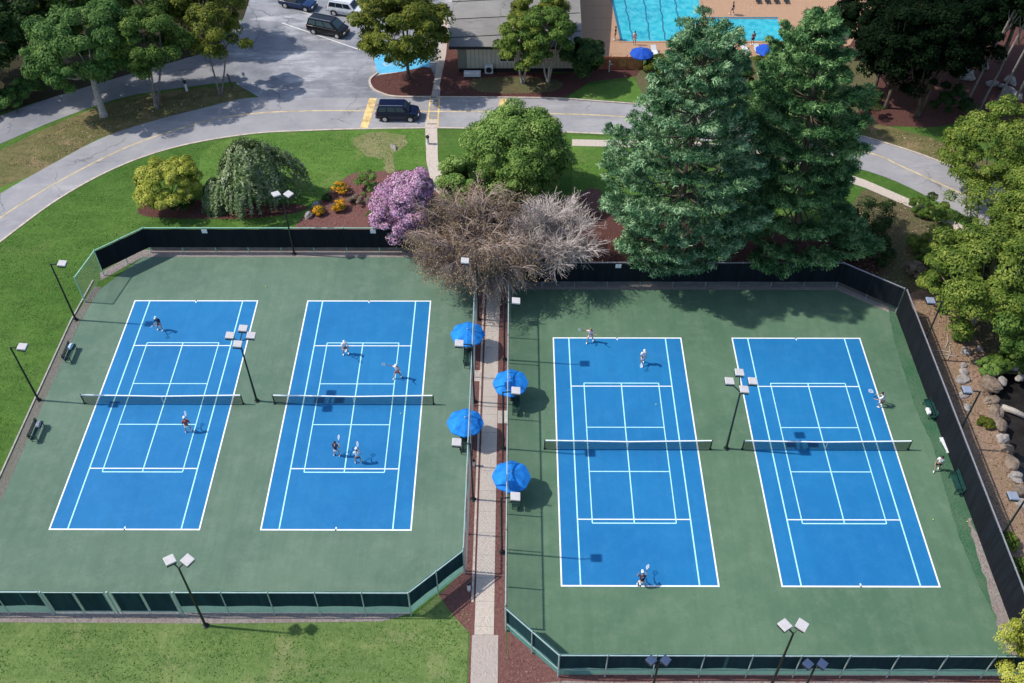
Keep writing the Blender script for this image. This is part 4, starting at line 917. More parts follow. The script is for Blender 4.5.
for lb, x, y in (('thin leaning trunk tree, leftmost of the row by the rock pile', 965, 106), ('thin leaning trunk tree before the rock pile, second from left', 979, 110), ('thin leaning trunk tree in the middle of the rock pile row', 990, 114), ('thin leaning trunk tree at the right picture edge', 1008, 112)):
    tree('slender_tree', lb, g3(x, y), (2.2, 2.0, 2.2), 12.5, M['leaf_shade_paint'], M['bark_grey'], 26, 130, 0.22, 0.9, 0.13, lean=(1.6, 0.5), group='thin trunks by the rock pile', h0=11.2, nl=7)
Y = 'yellow green trees on the right'
tree('broadleaf_tree', 'large yellow green tree between the right fence and the creek', (39.3, 60.6, 0), (5.0, 4.8, 4.2), 5.4, M['leaf_lime'], M['bark_grey'], 120, 180, 0.2, 1.1, 0.22, group=Y, h0=2.2, low=-0.7)
tree('broadleaf_tree', 'green creekside tree at the right edge over the boulders', (42.9, 56.2, 0), (4.3, 3.9, 3.6), 4.8, M['leaf_mid'], M['bark_grey'], 85, 170, 0.2, 1.05, 0.2, group=Y, h0=2, low=-0.7)
tree('broadleaf_tree', 'yellow tinted tree beyond the road at the right edge', (45.5, 78.5, 0), (5.2, 4.6, 4.2), 5.6, M['leaf_lime'], M['bark_pale'], 100, 170, 0.2, 1.05, 0.18, group=Y, h0=2.4)
tree('broadleaf_tree', 'pale stemmed yellow green tree at the right edge above the dead limb', (46.6, 69.5, 0), (3.8, 3.4, 3.6), 6.2, M['leaf_lime'], M['bark_pale'], 70, 150, 0.2, 1.0, 0.18, group=Y, h0=3.2)
tree('broadleaf_tree', 'loose open tree half hiding the road on the right', (41.6, 69.6, 0), (4.0, 3.2, 3.0), 4.6, M['leaf_lime'], M['bark'], 44, 90, 0.17, 0.8, 0.12, group=Y, h0=2)
tree('broadleaf_tree', 'yellow green tree in the gap between the loose open one and the large one', (43.6, 66.0, 0), (4.0, 3.6, 3.4), 4.8, M['leaf_lime'], M['bark_grey'], 75, 130, 0.2, 1.0, 0.16, group=Y, h0=2)
tree('broadleaf_tree', 'smaller bright yellow green tree leaning over the right bank below the sidewalk', (38.2, 64.8, 0), (2.6, 2.4, 2.2), 3.0, M['leaf_lime'], M['bark_grey'], 44, 120, 0.2, 0.8, 0.1, group=Y, h0=1.2)
tree('shrub', 'yellow green tree top in the lower right corner of the picture', (32.6, 28.1, 0), (3.3, 3.0, 2.7), 3.6, M['leaf_yellow'], M['bark'], 70, 150, 0.13, 0.7, 0.1, cat='tree', h0=0.9)
d = MB(); b0 = Vector((41.8, 61.8, 7.0))
d.tube([(0.3, 0.2, -7), (0.2, 0.1, -2), (0, 0, 0), (0.2, 0.1, 0.9), (-0.6, -0.3, 2.0)], [0.2, 0.16, 0.14, 0.11, 0.05], 8); d.tube([(0.2, 0.1, 0.9), (1.1, -0.2, 1.6), (2.0, -0.6, 1.7)], [0.10, 0.08, 0.04], 7); d.tube([(0, 0, 0.2), (-0.7, -0.5, 0.6), (-1.2, -1.0, 0.7)], [0.09, 0.07, 0.03], 7)
o = d.build('dead_tree', M['deadwood'], loc=b0, smooth=True); tag(o, 'bleached dead forked limb among the yellow green leaves', 'tree')
for lb, x, y, s, mt in (('dark holly shrub right of the pines beside the sidewalk', 868, 228, 2.3, 'leaf_dark'), ('low dark shrub behind the angled fence corner', 872, 258, 1.6, 'leaf_dark'), ('low dark spreading shrub under the right pine', 838, 248, 1.8, 'leaf_dark'),
                       ('small leafy bush on the reddish slope by the sidewalk', 918, 212, 1.1, 'leaf_mid'), ('yellowish bush on the slope above the fence corner', 915, 250, 1.1, 'leaf_lime'), ('grey green bush above the right fence light', 915, 275, 0.9, 'leaf_grey'),
                       ('green bush on the slope left of the large yellow green tree', 925, 262, 1.0, 'leaf_mid'), ('bush beside the road under the loose open tree', 935, 218, 1.2, 'leaf_bright'), ('green bush in the gap between the pines by the pool fence', 780, 85, 1.7, 'leaf_olive'), ('green bush below the pool umbrella', 768, 72, 1.6, 'leaf_olive'),
                       ('spreading green bush right of the pool umbrella bush', 800, 78, 2.0, 'leaf_mid'), ('olive bush by the deck edge right of the pool umbrella', 815, 68, 1.6, 'leaf_olive'), ('green bush in the shade between the slim pine and the road', 800, 100, 1.7, 'leaf_mid'), ('dark green bush at the left foot of the slim pine', 745, 92, 1.8, 'leaf_dark'), ('leafy bush behind the blue green pine by the pool deck', 720, 75, 1.7, 'leaf_mid'), ('leafy bush right of the brown fence by the pine', 655, 72, 1.4, 'leaf_olive'), ('dark bush beyond the road at the foot of the upper right trees', 870, 110, 1.5, 'leaf_dark'),
                       ('green bush at the creek boulders under the creekside tree', 998, 368, 0.9, 'leaf_mid'), ('small green bush growing between the upper boulders', 987, 372, 0.7, 'leaf_bright'), ('low green bush on the bank below the large yellow green tree', 962, 338, 0.9, 'leaf_mid'), ('leafy bush at the right edge over the upper boulders', 1018, 362, 1.3, 'leaf_mid'), ('small olive weed clump on the bank beside the middle boulders', 985, 425, 0.5, 'leaf_olive'), ('weedy bush on the bank outside the right fence', 1020, 575, 0.9, 'leaf_mid'), ('small weedy bush by the lower right fence', 1008, 545, 0.7, 'leaf_lime')):
    tree('bush', lb, g3(x, y), (s, s, s*0.75), s*0.62, M[mt], M['bark'], 26, 110, 0.14, 0.38*s, 0.04, cat='bush', h0=0.3, low=-0.4)

# ------------------------------------------------------------------ loose grass blades and litter
def inside(P, poly):
    c = np.zeros(len(P), bool); n = len(poly)
    for i in range(n):
        x0, y0 = poly[i][0], poly[i][1]; x1, y1 = poly[(i+1) % n][0], poly[(i+1) % n][1]
        if y0 == y1: continue
        k = ((y0 > P[:, 1]) != (y1 > P[:, 1])) & (P[:, 0] < (x1-x0)*(P[:, 1]-y0)/(y1-y0)+x0); c ^= k
    return c
def scatter(name, polys, dens, size, mat, up, zz=0.02, excl=()):
    allP = []
    for poly in polys:
        q = np.array([(p[0], p[1]) for p in poly]); lo, hi = q.min(0), q.max(0); n = int(np.prod(hi-lo)*dens)
        P = RS.uniform(lo, hi, (n, 2)); P = P[inside(P, poly)]
        for e in excl: P = P[~inside(P, e)]
        cl = np.sin(P[:, 0]*0.9+1.3*np.sin(P[:, 1]*0.5))*np.sin(P[:, 1]*1.1+1.7*np.sin(P[:, 0]*0.35))
        P = P[RS.uniform(-1, 1, len(P)) < cl+0.25]; allP.append(P)
    P = np.concatenate(allP); C = np.column_stack([P, np.full(len(P), zz)])+np.array([0, 0, 1])*RS.uniform(0, 0.04, (len(P), 1))
    o = np_quads(name, leaf_quads(C, RS.normal(size=C.shape)*0.6+np.array([0, 0, up]), size, 0.45), mat, None); tag(o, kind='stuff'); return o
M['blade'] = mk_leaf('grass_blades', (0.060, 0.145, 0.028), (0.110, 0.225, 0.045), (0.26, 0.38, 0.11), 0.25)
M['litter'] = mk_leaf('leaf_litter', (0.09, 0.05, 0.03), (0.30, 0.20, 0.12), (0.58, 0.47, 0.33), 0.1)
M['chips'] = mk_leaf('bark_chips', (0.06, 0.022, 0.018), (0.24, 0.12, 0.10), (0.42, 0.26, 0.22), 0.05)
lawnW = [tuple(p) for p in px((-20, 262), (0, 246), (60, 201), (120, 169), (180, 149), (250, 137), (427, 131), (427, 160), (375, 180), (330, 195), (290, 226), (205, 222), (143, 227))]+[(-35, 70.6), (-38.5, 67.5), (-39.5, 60), (-39.7, 51), (-40, 42), (-43.5, 36)]
beds = [px((138, 210), (150, 198), (200, 200), (300, 205), (300, 212), (255, 218), (200, 219), (150, 217))]
scatter('grass', [lawnW, [(-46, 32.0), (-46, 27), (-3.2, 27), (-3.2, 33.2), (-5.3, 34.3), (-8.5, 32.2), (-20, 31.9)], px((572, 148), (640, 150), (640, 212), (572, 212))], 34, 0.065, M['blade'], 1.0, 0.014, excl=beds)
scatter('leaf_litter', [px((860, 190), (915, 205), (960, 235), (1060, 290), (1060, 350), (985, 372), (940, 330), (905, 290), (850, 262)), [(33.5, 29), (38, 29), (38, 61), (33.5, 61)], px((0, 165), (62, 126), (125, 103), (187, 93), (235, 89), (240, 97), (190, 110), (140, 123), (100, 138), (40, 168)), px((860, 122), (925, 138), (1000, 168), (1000, 180), (925, 154), (840, 128))], 26, 0.085, M['litter'], 1.2, 0.03)
scatter('bark_chips', [px((300, 224), (320, 204), (345, 180), (365, 174), (376, 174), (376, 240), (296, 240)), px((380, 77), (404, 73), (429, 70), (429, 95), (395, 94.5), (381, 91)), px((441, 68), (458, 76), (560, 84), (510, 95), (440, 95)), [(-0.6, 31.4), (2.5, 28.4), (33, 28.4), (33, 27), (-1.1, 27)], [(-3.6, 36.6), (-3.6, 68), (-3.05, 68), (-3.05, 32.2), (-4.9, 34.2)], [(-1.4, 33), (-1.4, 66), (-0.75, 66), (-0.75, 33)], [(3, 66.1), (33, 66.1), (33, 72), (3, 72)]], 30, 0.06, M['chips'], 1.2, 0.036)

# ------------------------------------------------------------------ rocks
def rock(name, label, loc, r, mat, group=None, seed=0, cat='boulder'):
    rs = np.random.RandomState(seed); bm = bmesh.new(); bmesh.ops.create_icosphere(bm, subdivisions=3, radius=1)
    K = rs.normal(size=(6, 3))*1.7; ph = rs.uniform(0, 6.28, 6)
    for v in bm.verts:
        c = np.array(v.co); k = 1+0.2*np.sum(np.cos(K@c+ph))/2+0.06*np.sum(np.cos(3.1*K@c+2*ph))/2; c2 = c*k*np.array(r); c2[2] = max(c2[2], -r[2]*0.45); v.co = c2
    me = bpy.data.meshes.new(name); bm.to_mesh(me); bm.free(); me.materials.append(mat)
    o = bpy.data.objects.new(name, me); col.objects.link(o); o.location = loc; o.rotation_euler = (0, 0, rs.uniform(0, 6))
    return tag(o, label, cat, group)
BR = [(992, 372, .9, 0), (980, 350, .6, 1), (977, 362, .55, 1), (966, 352, .7, 1), (963, 366, .5, 1), (992, 386, 1.3, 0), (1002, 380, .7, 1), (990, 400, .9, 0), (995, 413, 1.1, 0), (999, 425, 1.0, 0), (1003, 439, .8, 1), (1007, 450, .9, 0), (1011, 462, 1.1, 0), (1015, 477, .9, 1), (1019, 490, 1.0, 0), (1022, 503, .9, 1), (1013, 368, .7, 1), (1020, 378, .6, 1)]
words = ['largest', 'rounded', 'pale', 'flat', 'small']
for i, (x, y, s, k) in enumerate(BR):
    p = at(x, y); rock('boulder', 'rough boulder in the line of rocks along the creek bank', (p.x, p.y, 0.05), (s*0.66, s*0.5, s*0.42), M['rock_grey' if k else 'rock'], 'boulders along the creek', 40+i)
for i, (x, y, s) in enumerate(((963, 395, .45), (962, 380, .5), (967, 408, .4), (964, 372, .4))):
    p = at(x, y); rock('boulder', 'pale stone in the short row on the bare bank above the fence light', (p.x, p.y, 0.05), (s, s*0.8, s*0.5), M['rock_grey'], 'stones on the bare bank', 80+i)
for i in range(16):
    x = random.uniform(948, 1024); y = random.uniform(78, 100) if x > 985 else random.uniform(60, 80); p = at(x, y); s = random.uniform(0.4, 0.9)
    rock('boulder', 'pale grey rock in the pile behind the thin trunks', (p.x, p.y, 0.2), (s, s*0.8, s*0.7), M['rock_grey'], 'rock pile', 100+i)
rock('boulder', 'pale garden rock at the left corner of the flower bed', g3(309, 216), (0.5, 0.4, 0.45), M['rock_grey'], None, 131)
rock('boulder', 'greyish garden rock above the lowest orange shrub', g3(316, 206), (0.5, 0.4, 0.5), M['rock_grey'], None, 132)
rock('boulder', 'flat white rock on the lawn near the mauve tree', g3(394, 148), (0.65, 0.35, 0.25), M['rock_grey'], None, 133)
lg = MB(); a = at(1002, 402); b = at(1030, 413); lg.tube([(0, 0, 0), (b-a)*0.5+Vector((0, 0, .1)), (b-a)], [0.28, 0.25, 0.2], 9)
o = lg.build('fallen_log', M['bark_pale'], loc=(a.x, a.y, -0.55), smooth=True); tag(o, 'pale fallen log lying in the dark creek', 'log')
for i, (x, y) in enumerate(((945, 348), (950, 353), (955, 357), (947, 360))):
    s = MB(); a = at(x, y); an = random.uniform(0, 3); s.tube([(0, 0, 0.04), (0.8*math.cos(an), 0.8*math.sin(an), 0.06), (1.7*math.cos(an+.2), 1.7*math.sin(an+.2), 0.05)], [0.05, 0.045, 0.02], 6)
    o = s.build('fallen_branch', M['bark_pale'], loc=(a.x, a.y, 0.02)); tag(o, 'pale fallen branch on the straw bank behind the right fence', 'branch', 'fallen branches on the bank')

# ------------------------------------------------------------------ pool and building
deck = px((566, -25), (586, 57), (720, 57), (800, 57), (850, 45), (890, -25))
sheet('pool_deck', deck, 0.014, M['deck'])
def pool(pts, nm):
    sheet('pool_water', pts, 0.020, M['pool'])
    mb = MB(); ribbon(mb, list(pts)+[pts[0]], 0.35, 0.014, 0.05); tag(mb.build('pool_coping', M['deck']), kind='structure')
P1 = px((606, -25), (621, 42), (690, 42), (703, 18)) + px((696, -25)); pool(P1, 'large')
P2 = px((703, 18.5), (778, 18.5), (786, 42), (715, 42)); pool(P2, 'small')
mb = MB()
for (a, b) in (((620, -20), (633, 40)), ((641, -20), (650, 40)), ((657, -20), (665, 40)), ((671, -20), (682, 38)),):
    A, B = at(*a), at(*b); L = []
    for k in range(20): q = A+(B-A)*k/19; L.append((q.x+0.07*math.sin(k*2.3)+0.05*math.sin(k*5.1+a[0]), q.y))
    ribbon(mb, L, 0.17, 0.025)
ribbon(mb, px((703, 18.2), (778, 18.2)), 0.3, 0.068); ribbon(mb, px((611, -5), (621.5, 41)), 0.3, 0.068)
tag(mb.build('lane_marking', M['lane']), kind='structure')
mb = MB()
for k in range(1, 6): a = at(580+k*4, k*12-6); ribbon(mb, [(a.x, a.y), (a.x+4.2, a.y)], 0.05, 0.019)
tag(mb.build('deck_joint', M['retain']), kind='structure')
# brown fence by the pool
a = at(594, 69.5); b = at(642, 69.5)
t = thing('wooden_fence', 'brown wooden fence at the near edge of the pool deck', 'fence', a)
L = (b-a).length; pl = MB(); n = int(L/0.16)
for i in range(n): pl.box((i*L/n+0.08, 0, 0.85+random.uniform(-.03, .03)), (0.14, 0.03, 1.6))
pl.build('planks', M['wood'], t)
for k in range(4): p = MB(); p.box((L*k/3, 0.08, 0.9), (0.11, 0.11, 1.8)); p.build('post', M['wood'], t)
r_ = MB(); r_.bar((0, -0.035, 1.45), (L, -0.035, 1.45), 0.04, 0.09); r_.bar((0, -0.035, 0.3), (L, -0.035, 0.3), 0.04, 0.09); r_.build('rail', M['wood'], t)
pp = MB(); pp.tube([(0, 0, 0), (0, 0, 1.3)], 0.06, 8); pp.tube([(0, 0, 1.0), (0.35, 0, 1.0)], 0.04, 6); pp.ball((0, 0, 1.35), 0.1)
p = at(609, 72); o = pp.build('standpipe', M['white_plastic'], loc=(p.x, p.y, 0)); tag(o, 'white standpipe in front of the brown fence', 'pipe')
# building
bx, by = -6.7, 100.9
t = thing('clubhouse', 'low beige clubhouse with a broad grey roof behind the trees', 'building', (bx, by, 0))
wl = MB(); wl.box((6.6, 10, 1.6), (13.0, 20, 3.2)); wl.build('wall', M['siding'], t)
wg = MB(); wg.box((0.5, -0.03, 1.6), (1.0, 0.05, 3.15)); wg.build('corner_panel', M['siding_grey'], t)
bs = MB(); bs.box((6.6, -0.06, 0.22), (13.1, 0.07, 0.4)); bs.build('base_course', M['trim'], t)
sd = MB()
for k in range(1, 26): sd.box((1.0+k*0.46, -0.016, 1.75), (0.04, 0.03, 2.6))
sd.build('batten', M['siding_grey'], t)
rf = MB()
vs = [(-0.9, -0.6, 3.2), (14.0, -0.6, 3.2), (14.0, 24, 6.2), (-0.9, 24, 6.2)]; vs += [(x, y, z+0.28) for x, y, z in vs]
rf.add(vs, [(0, 3, 2, 1), (4, 5, 6, 7), (0, 1, 5, 4), (1, 2, 6, 5), (2, 3, 7, 6), (3, 0, 4, 7)]); roof = rf.build('roof', M['roof'], t)
sm = MB()
for k in range(6):
    y0 = 1.0+k*3.3; z0 = 3.5+(y0+0.6)*3/24.6
    sm.bar((-0.85, y0, z0), (13.9, y0+1.2, z0+1.2*3/24.6), 0.09, 0.05)  # dark slanting bars across the roof
sm.build('roof_line', M['trim'], roof)
fc = MB(); fc.box((6.55, -0.63, 3.33), (14.95, 0.05, 0.34)); fc.build('fascia', M['trim'], t)
wn = MB(); wn.box((5.6, -0.03, 1.9), (1.6, 0.05, 1.1)); ww = wn.build('window', M['glass'], t); wf = MB()
for u in (-0.84, 0.84): wf.box((5.6+u, -0.05, 1.9), (0.09, 0.09, 1.28))
for u in (-0.6, 0.6): wf.box((5.6, -0.05, 1.9+u), (1.58, 0.09, 0.09))
wf.build('frame', M['white_plastic'], ww)
# annex roof strip
p = at(472.5, 77); ub = thing('utility_box', 'long white box on the mulch in front of the clubhouse', 'box', (p.x, p.y, 0.01))
u = MB(); u.box((0, 0, 0.42), (1.9, 0.6, 0.5)); u.build('cabinet', M['white_plastic'], ub, bevel=0.03); u = MB(); u.box((0, 0, 0.09), (1.8, 0.5, 0.16)); u.build('plinth', M['trim'], ub)
p = at(489, 73); ac = thing('air_conditioner', 'white square air conditioner against the clubhouse wall', 'air conditioner', (p.x, p.y, 0.01))
u = MB(); u.box((0, 0, 0.55), (0.95, 0.6, 1.0)); u.build('housing', M['white_plastic'], ac, bevel=0.03); u = MB(); u.lathe([(0, 0), (0.3, 0), (0.34, 0.02), (0.34, 0.05), (0, 0.05)], 20)
gr = u.build('fan_grille', M['trim'], ac); gr.rotation_euler = (R(90), 0, 0); gr.location = (0, -0.31, 0.58)

# ------------------------------------------------------------------ cars
def car(label, loc, rz, paint, L=4.7, Wd=1.9, Hh=1.75, hood=0.27, rear=0.0, gl=None, group='vehicles in the parking lot', name='parked_car', cat='car', tall_belt=1.0, sl=0.55):
    t = thing(name, label, cat, loc, rz, group); gl = gl or M['glass']
    hl = L/2; hw = Wd/2; xb = hl-L*hood      # windscreen base
    belt = tall_belt
    # lower body, lofted stations (x, half width, top z, bottom z)
    st = [(-hl, hw*0.86, belt*0.86, 0.42), (-hl+0.12, hw*0.96, belt*0.98, 0.34), (-hl*0.6, hw, belt, 0.28), (0, hw, belt*0.99, 0.28), (xb, hw, belt*0.98, 0.28), (xb+0.35*(hl-xb), hw*0.98, belt*0.96, 0.28), (hl-0.25, hw*0.93, belt*0.88, 0.32), (hl-0.06, hw*0.84, belt*0.74, 0.36), (hl, hw*0.78, belt*0.62, 0.42)]
    b = MB(); vs = []
    for x, w, zt, zb in st:
        zm = zb+(zt-zb)*0.55
        for y, z in ((-w*0.92, zb), (-w, zm), (-w*0.95, zt-0.04), (-w*0.80, zt+0.015), (0, zt+0.04), (w*0.80, zt+0.015), (w*0.95, zt-0.04), (w, zm), (w*0.92, zb)): vs.append((x, y, z))
    n = 9; fs = [(i*n+k, (i+1)*n+k, (i+1)*n+(k+1) % n, i*n+(k+1) % n) for i in range(len(st)-1) for k in range(n)]
    fs += [tuple(range(n)), tuple((len(st)-1)*n+k for k in range(n))[::-1]]
    b.add(vs, fs); body = b.build('body', paint, t, smooth=False, bevel=0.03)
    # cabin
    x0, x1 = -hl+0.10+rear, xb+0.15; u0, u1 = x0+0.28, xb-sl; wb, wt = hw*0.93, hw*0.76
    lo = [(x0, -wb, belt), (x1, -wb, belt-0.02), (x1, wb, belt-0.02), (x0, wb, belt)]; hi = [(u0, -wt, Hh-0.05), (u1, -wt, Hh-0.05), (u1, wt, Hh-0.05), (u0, wt, Hh-0.05)]
    c = MB(); c.add(lo+hi, [(0, 3, 2, 1), (4, 5, 6, 7), (0, 1, 5, 4), (1, 2, 6, 5), (2, 3, 7, 6), (3, 0, 4, 7)]); c.build('cabin', paint, t, bevel=0.05)
    def panel(A, B, C, D, nm, mt, s0, s1, t0, t1, out, par):
        A, B, C, D = map(Vector, (A, B, C, D)); f_ = lambda s, q: (A+(B-A)*s)*(1-q)+(D+(C-D)*s)*q
        nn = (B-A).cross(D-A).normalized(); nn = nn if nn.dot(Vector(out)) > 0 else -nn
        q = [f_(s0, t0), f_(s1, t0), f_(s1, t1), f_(s0, t1)]
        m = MB(); m.add([p+nn*0.035 for p in q]+[p+nn*0.005 for p in q], [(0, 1, 2, 3), (7, 6, 5, 4), (0, 4, 5, 1), (1, 5, 6, 2), (2, 6, 7, 3), (3, 7, 4, 0)]); return m.build(nm, mt, par)
    panel(lo[1], lo[2], hi[2], hi[1], 'windscreen', gl, 0.07, 0.93, 0.12, 0.9, (1, 0, 0.3), t)
    panel(lo[0], lo[3], hi[3], hi[0], 'rear_window', gl, 0.1, 0.9, 0.2, 0.88, (-1, 0, 0.3), t)
    for sy, i, j in ((-1, 0, 1), (1, 3, 2)):
        for s0, s1 in ((0.05, 0.30), (0.33, 0.60), (0.63, 0.90)):
            panel(lo[i], lo[j], hi[j], hi[i], 'side_window', gl, s0, s1, 0.16, 0.86, (0, sy, 0.2), t)
    rp = MB()
    for sy in (-1, 1): rp.bar((u0+0.1, sy*wt*0.88, Hh+0.02), (u1-0.15, sy*wt*0.88, Hh+0.02), 0.04, 0.04)
    rp.build('roof_rail', M['lamp_grey'], t)
    for sx in (-1, 1):
        for sy in (-1, 1):
            cx = sx*(hl-0.92) if sx > 0 else -(hl-0.95); cy = sy*(hw-0.09)
            w = MB(); pr = [(0.0, -0.1), (0.30, -0.1), (0.35, -0.07), (0.35, 0.07), (0.30, 0.1), (0.0, 0.1)]
            w.lathe(pr, 20); wo_ = w.build('wheel', M['tyre'], t, smooth=False); wo_.location = (cx, cy, 0.35); wo_.rotation_euler = (R(90)*-sy, 0, 0)
            rm = MB(); rm.lathe([(0, 0.13), (0.07, 0.125), (0.19, 0.105), (0.23, 0.115), (0.23, 0.08)], 16); rm.build('rim', M['alloy'], wo_)
            ar = MB(); ar.lathe([(0.35, 0.0), (0.43, 0.0), (0.43, 0.12), (0.36, 0.125), (0.35, 0.0)], 18); a_ = ar.build('wheel_arch', M['trim'], t); a_.location = (cx, cy-sy*0.02, 0.37); a_.rotation_euler = (R(90)*-sy, 0, 0)
    for sy in (-1, 1):
        h = MB(); h.box((hl-0.07, sy*hw*0.62, belt*0.66), (0.14, 0.36, 0.16)); h.build('headlight', M['lamp_lit'], t, bevel=0.02)
        k = MB(); k.box((-hl+0.05, sy*hw*0.78, belt*0.82), (0.14, 0.2, 0.3)); k.build('tail_light', M['red_lens'], t, bevel=0.02)
        mi = MB(); mi.box((xb+0.05, sy*(hw+0.07), belt+0.08), (0.14, 0.2, 0.14)); mi.build('mirror', paint, t, bevel=0.03)
    gr_ = MB(); gr_.box((hl+0.005, 0, 0.52), (0.05, hw*1.0, 0.16)); gr_.build('grille', M['trim'], t)
    bp = MB(); bp.box((-hl+0.0, 0, 0.48), (0.12, hw*1.7, 0.18)); bp.box((hl-0.05, 0, 0.36), (0.12, hw*1.55, 0.14)); bp.build('bumper', M['trim'], t, bevel=0.03)
    return t
p = at(398.5, 117.5); car('dark navy four wheel drive car waiting on the road before the crosswalk', (p.x, p.y, 0.03), R(-1), M['car_navy'], 4.6, 1.9, 1.85, 0.24, 0, M['glass_glint'], None, 'moving_car', 'car', 1.12, 0.38)
p = at(329, 33); car('black van parked nose to the island tree in the parking lot', (p.x, p.y, 0.03), R(-20), M['car_black'], 5.0, 1.95, 1.95, 0.17, 0, M['glass_glint'], tall_belt=1.1, sl=0.75, cat='van')
p = at(299, 7); car('dark blue car with a shiny bonnet parked at the top edge', (p.x, p.y, 0.03), R(-20), M['car_blue'], 4.7, 1.85, 1.5, 0.30, 0.3, M['glass'], tall_belt=0.95, sl=0.75)
p = at(348, 14); car('white car with black windows parked behind the black van', (p.x, p.y, 0.03), R(-16), M['car_white'], 4.8, 1.9, 1.8, 0.26, 0, M['glass'], tall_belt=1.08, sl=0.45)
p = at(390, 4); car('second white car partly hidden behind the island tree', (p.x, p.y, 0.03), R(-16), M['car_white'], 4.6, 1.85, 1.55, 0.28, 0.2, M['glass'])

# ------------------------------------------------------------------ people
def skinned(name, verts, edges, rad, mat, parent, lvl=1):
    me = bpy.data.meshes.new(name); me.from_pydata([tuple(v) for v in verts], edges, [])
    o = bpy.data.objects.new(name, me); col.objects.link(o)
    sk = o.modifiers.new('skin', 'SKIN'); sk.use_smooth_shade = True
    for i, d_ in enumerate(me.skin_vertices[0].data):
        r = rad[i]; d_.radius = r if isinstance(r, tuple) else (r, r); d_.use_root = (i == 0)
    ss = o.modifiers.new('sub', 'SUBSURF'); ss.levels = lvl; ss.render_levels = lvl
    dg = bpy.context.evaluated_depsgraph_get(); m2 = bpy.data.meshes.new_from_object(o.evaluated_get(dg)); m2.name = name
    bpy.data.objects.remove(o); bpy.data.meshes.remove(me)
    m2.materials.clear(); m2.materials.append(mat); m2.polygons.foreach_set('use_smooth', [True]*len(m2.polygons))
    r = bpy.data.objects.new(name, m2); col.objects.link(r)
    if parent is not None: r.parent = parent
    return r
def person(label, loc, rz, shirt, shorts, cap=None, hair=None, pose='ready', sleeves=True, racket=None, scale=1.0, shoe='white_cloth', legs=True):
    t = thing('person', label, 'person', loc, rz); t.scale = (scale,)*3
    V = Vector
    # facing +y ; joints per pose
    lean, crouch, spread = {'ready': (0.18, 0.07, 0.22), 'walk': (0.05, 0.02, 0.11), 'swing': (0.14, 0.05, 0.26), 'bend': (0.42, 0.14, 0.25), 'stand': (0.02, 0.0, 0.13)}[pose]
    hipz = 0.93-crouch; pel = V((0, -lean*0.25, hipz)); up = V((0, lean, 1)).normalized()
    wst = pel+up*0.17; ch = pel+up*0.38; nk = pel+up*0.56; hd = nk+up*0.14+V((0, 0.03, 0)); tp = hd+up*0.10
    J = {}
    for s, nm in ((-1, 'l'), (1, 'r')):
        J[nm+'sh'] = ch+V((s*0.19, 0, 0.10)); J[nm+'hip'] = pel+V((s*0.10, 0, -0.04))
        fwd = {'walk': 0.24*s, 'swing': 0.20*s}.get(pose, 0)
        foot = V((s*spread, fwd, 0.08)); knee = (J[nm+'hip']+foot)*0.5+V((s*0.02, 0.05+crouch*0.9, 0.02))
        J[nm+'kn'] = knee; J[nm+'ft'] = foot
    arms = {'ready': [(-.30, .16, .82-.0), (-.12, .42, .96), (.30, .14, .82), (.14, .42, .98)],
            'walk': [(-.26, -.12, .98), (-.25, -.02, .76), (.26, .02, .98), (.25, .2, .78)],
            'swing': [(-.34, .2, 1.15), (-.48, .36, 1.30), (.42, -.05, 1.22), (.62, .12, 1.42)],
            'bend': [(-.28, .34, .82), (-.18, .55, .70), (.30, .32, .80), (.34, .58, .72)],
            'stand': [(-.25, -.03, 1.08), (-.25, .06, .84), (.25, -.03, 1.08), (.25, .06, .84)]}[pose]
    J['lel'], J['lwr'], J['rel'], J['rwr'] = [V(a) for a in arms]
    vs = [pel, wst, ch, nk, hd, tp]; ra = [(0.14, 0.10), (0.125, 0.09), (0.15, 0.10), 0.055, (0.085, 0.10), (0.065, 0.075)]; ed = [(0, 1), (1, 2), (2, 3), (3, 4), (4, 5)]
    def add(par, p, r): vs.append(p); ra.append(r); ed.append((par, len(vs)-1)); return len(vs)-1
    for s, nm in ((-1, 'l'), (1, 'r')):
        i = add(2, J[nm+'sh'], 0.058); i = add(i, J[nm+'el'], 0.042); i = add(i, J[nm+'wr'], 0.028)
        dr = (J[nm+'wr']-J[nm+'el']).normalized(); i = add(i, J[nm+'wr']+dr*0.07, (0.034, 0.024))
        J[nm+'hand'] = J[nm+'wr']+dr*0.07; J[nm+'dir'] = dr
        k = add(0, J[nm+'hip'], 0.090); k = add(k, J[nm+'kn'], 0.058); k = add(k, J[nm+'ft'], 0.038); add(k, J[nm+'ft']+V((0, 0.14, -0.045)), 0.03)
    body = skinned('body', vs, ed, ra, M['skin'], t)
    # fingers, nose, ears added into the same mesh
    fb = MB()
    for nm, s in (('l', -1), ('r', 1)):
        dr = J[nm+'dir']; h = J[nm+'hand']; sd_ = dr.cross(V((0, 0, 1)))
        sd_ = sd_.normalized() if sd_.length > 0.1 else V((1, 0, 0)); dn = sd_.cross(dr)
        for k, (off, ln) in enumerate(((-0.030, 0.068), (-0.010, 0.08), (0.010, 0.074), (0.029, 0.056))):
            a = h+sd_*off+dr*0.0; fb.tube([a, a+dr*ln*0.55, a+dr*ln*0.85+dn*-0.025, a+dr*ln*0.8-dn*0.05], [0.010, 0.009, 0.008, 0.006], 5)
        a = h-dr*0.04+sd_*-0.035*s; fb.tube([a, a+dr*0.04+sd_*-0.03*s, a+dr*0.075+sd_*-0.03*s-dn*0.02], [0.012, 0.010, 0.007], 5)
    fb.tube([hd+V((0, 0.085, 0.03)), hd+V((0, 0.125, -0.005)), hd+V((0, 0.09, -0.015))], [0.010, 0.016, 0.010], 6)
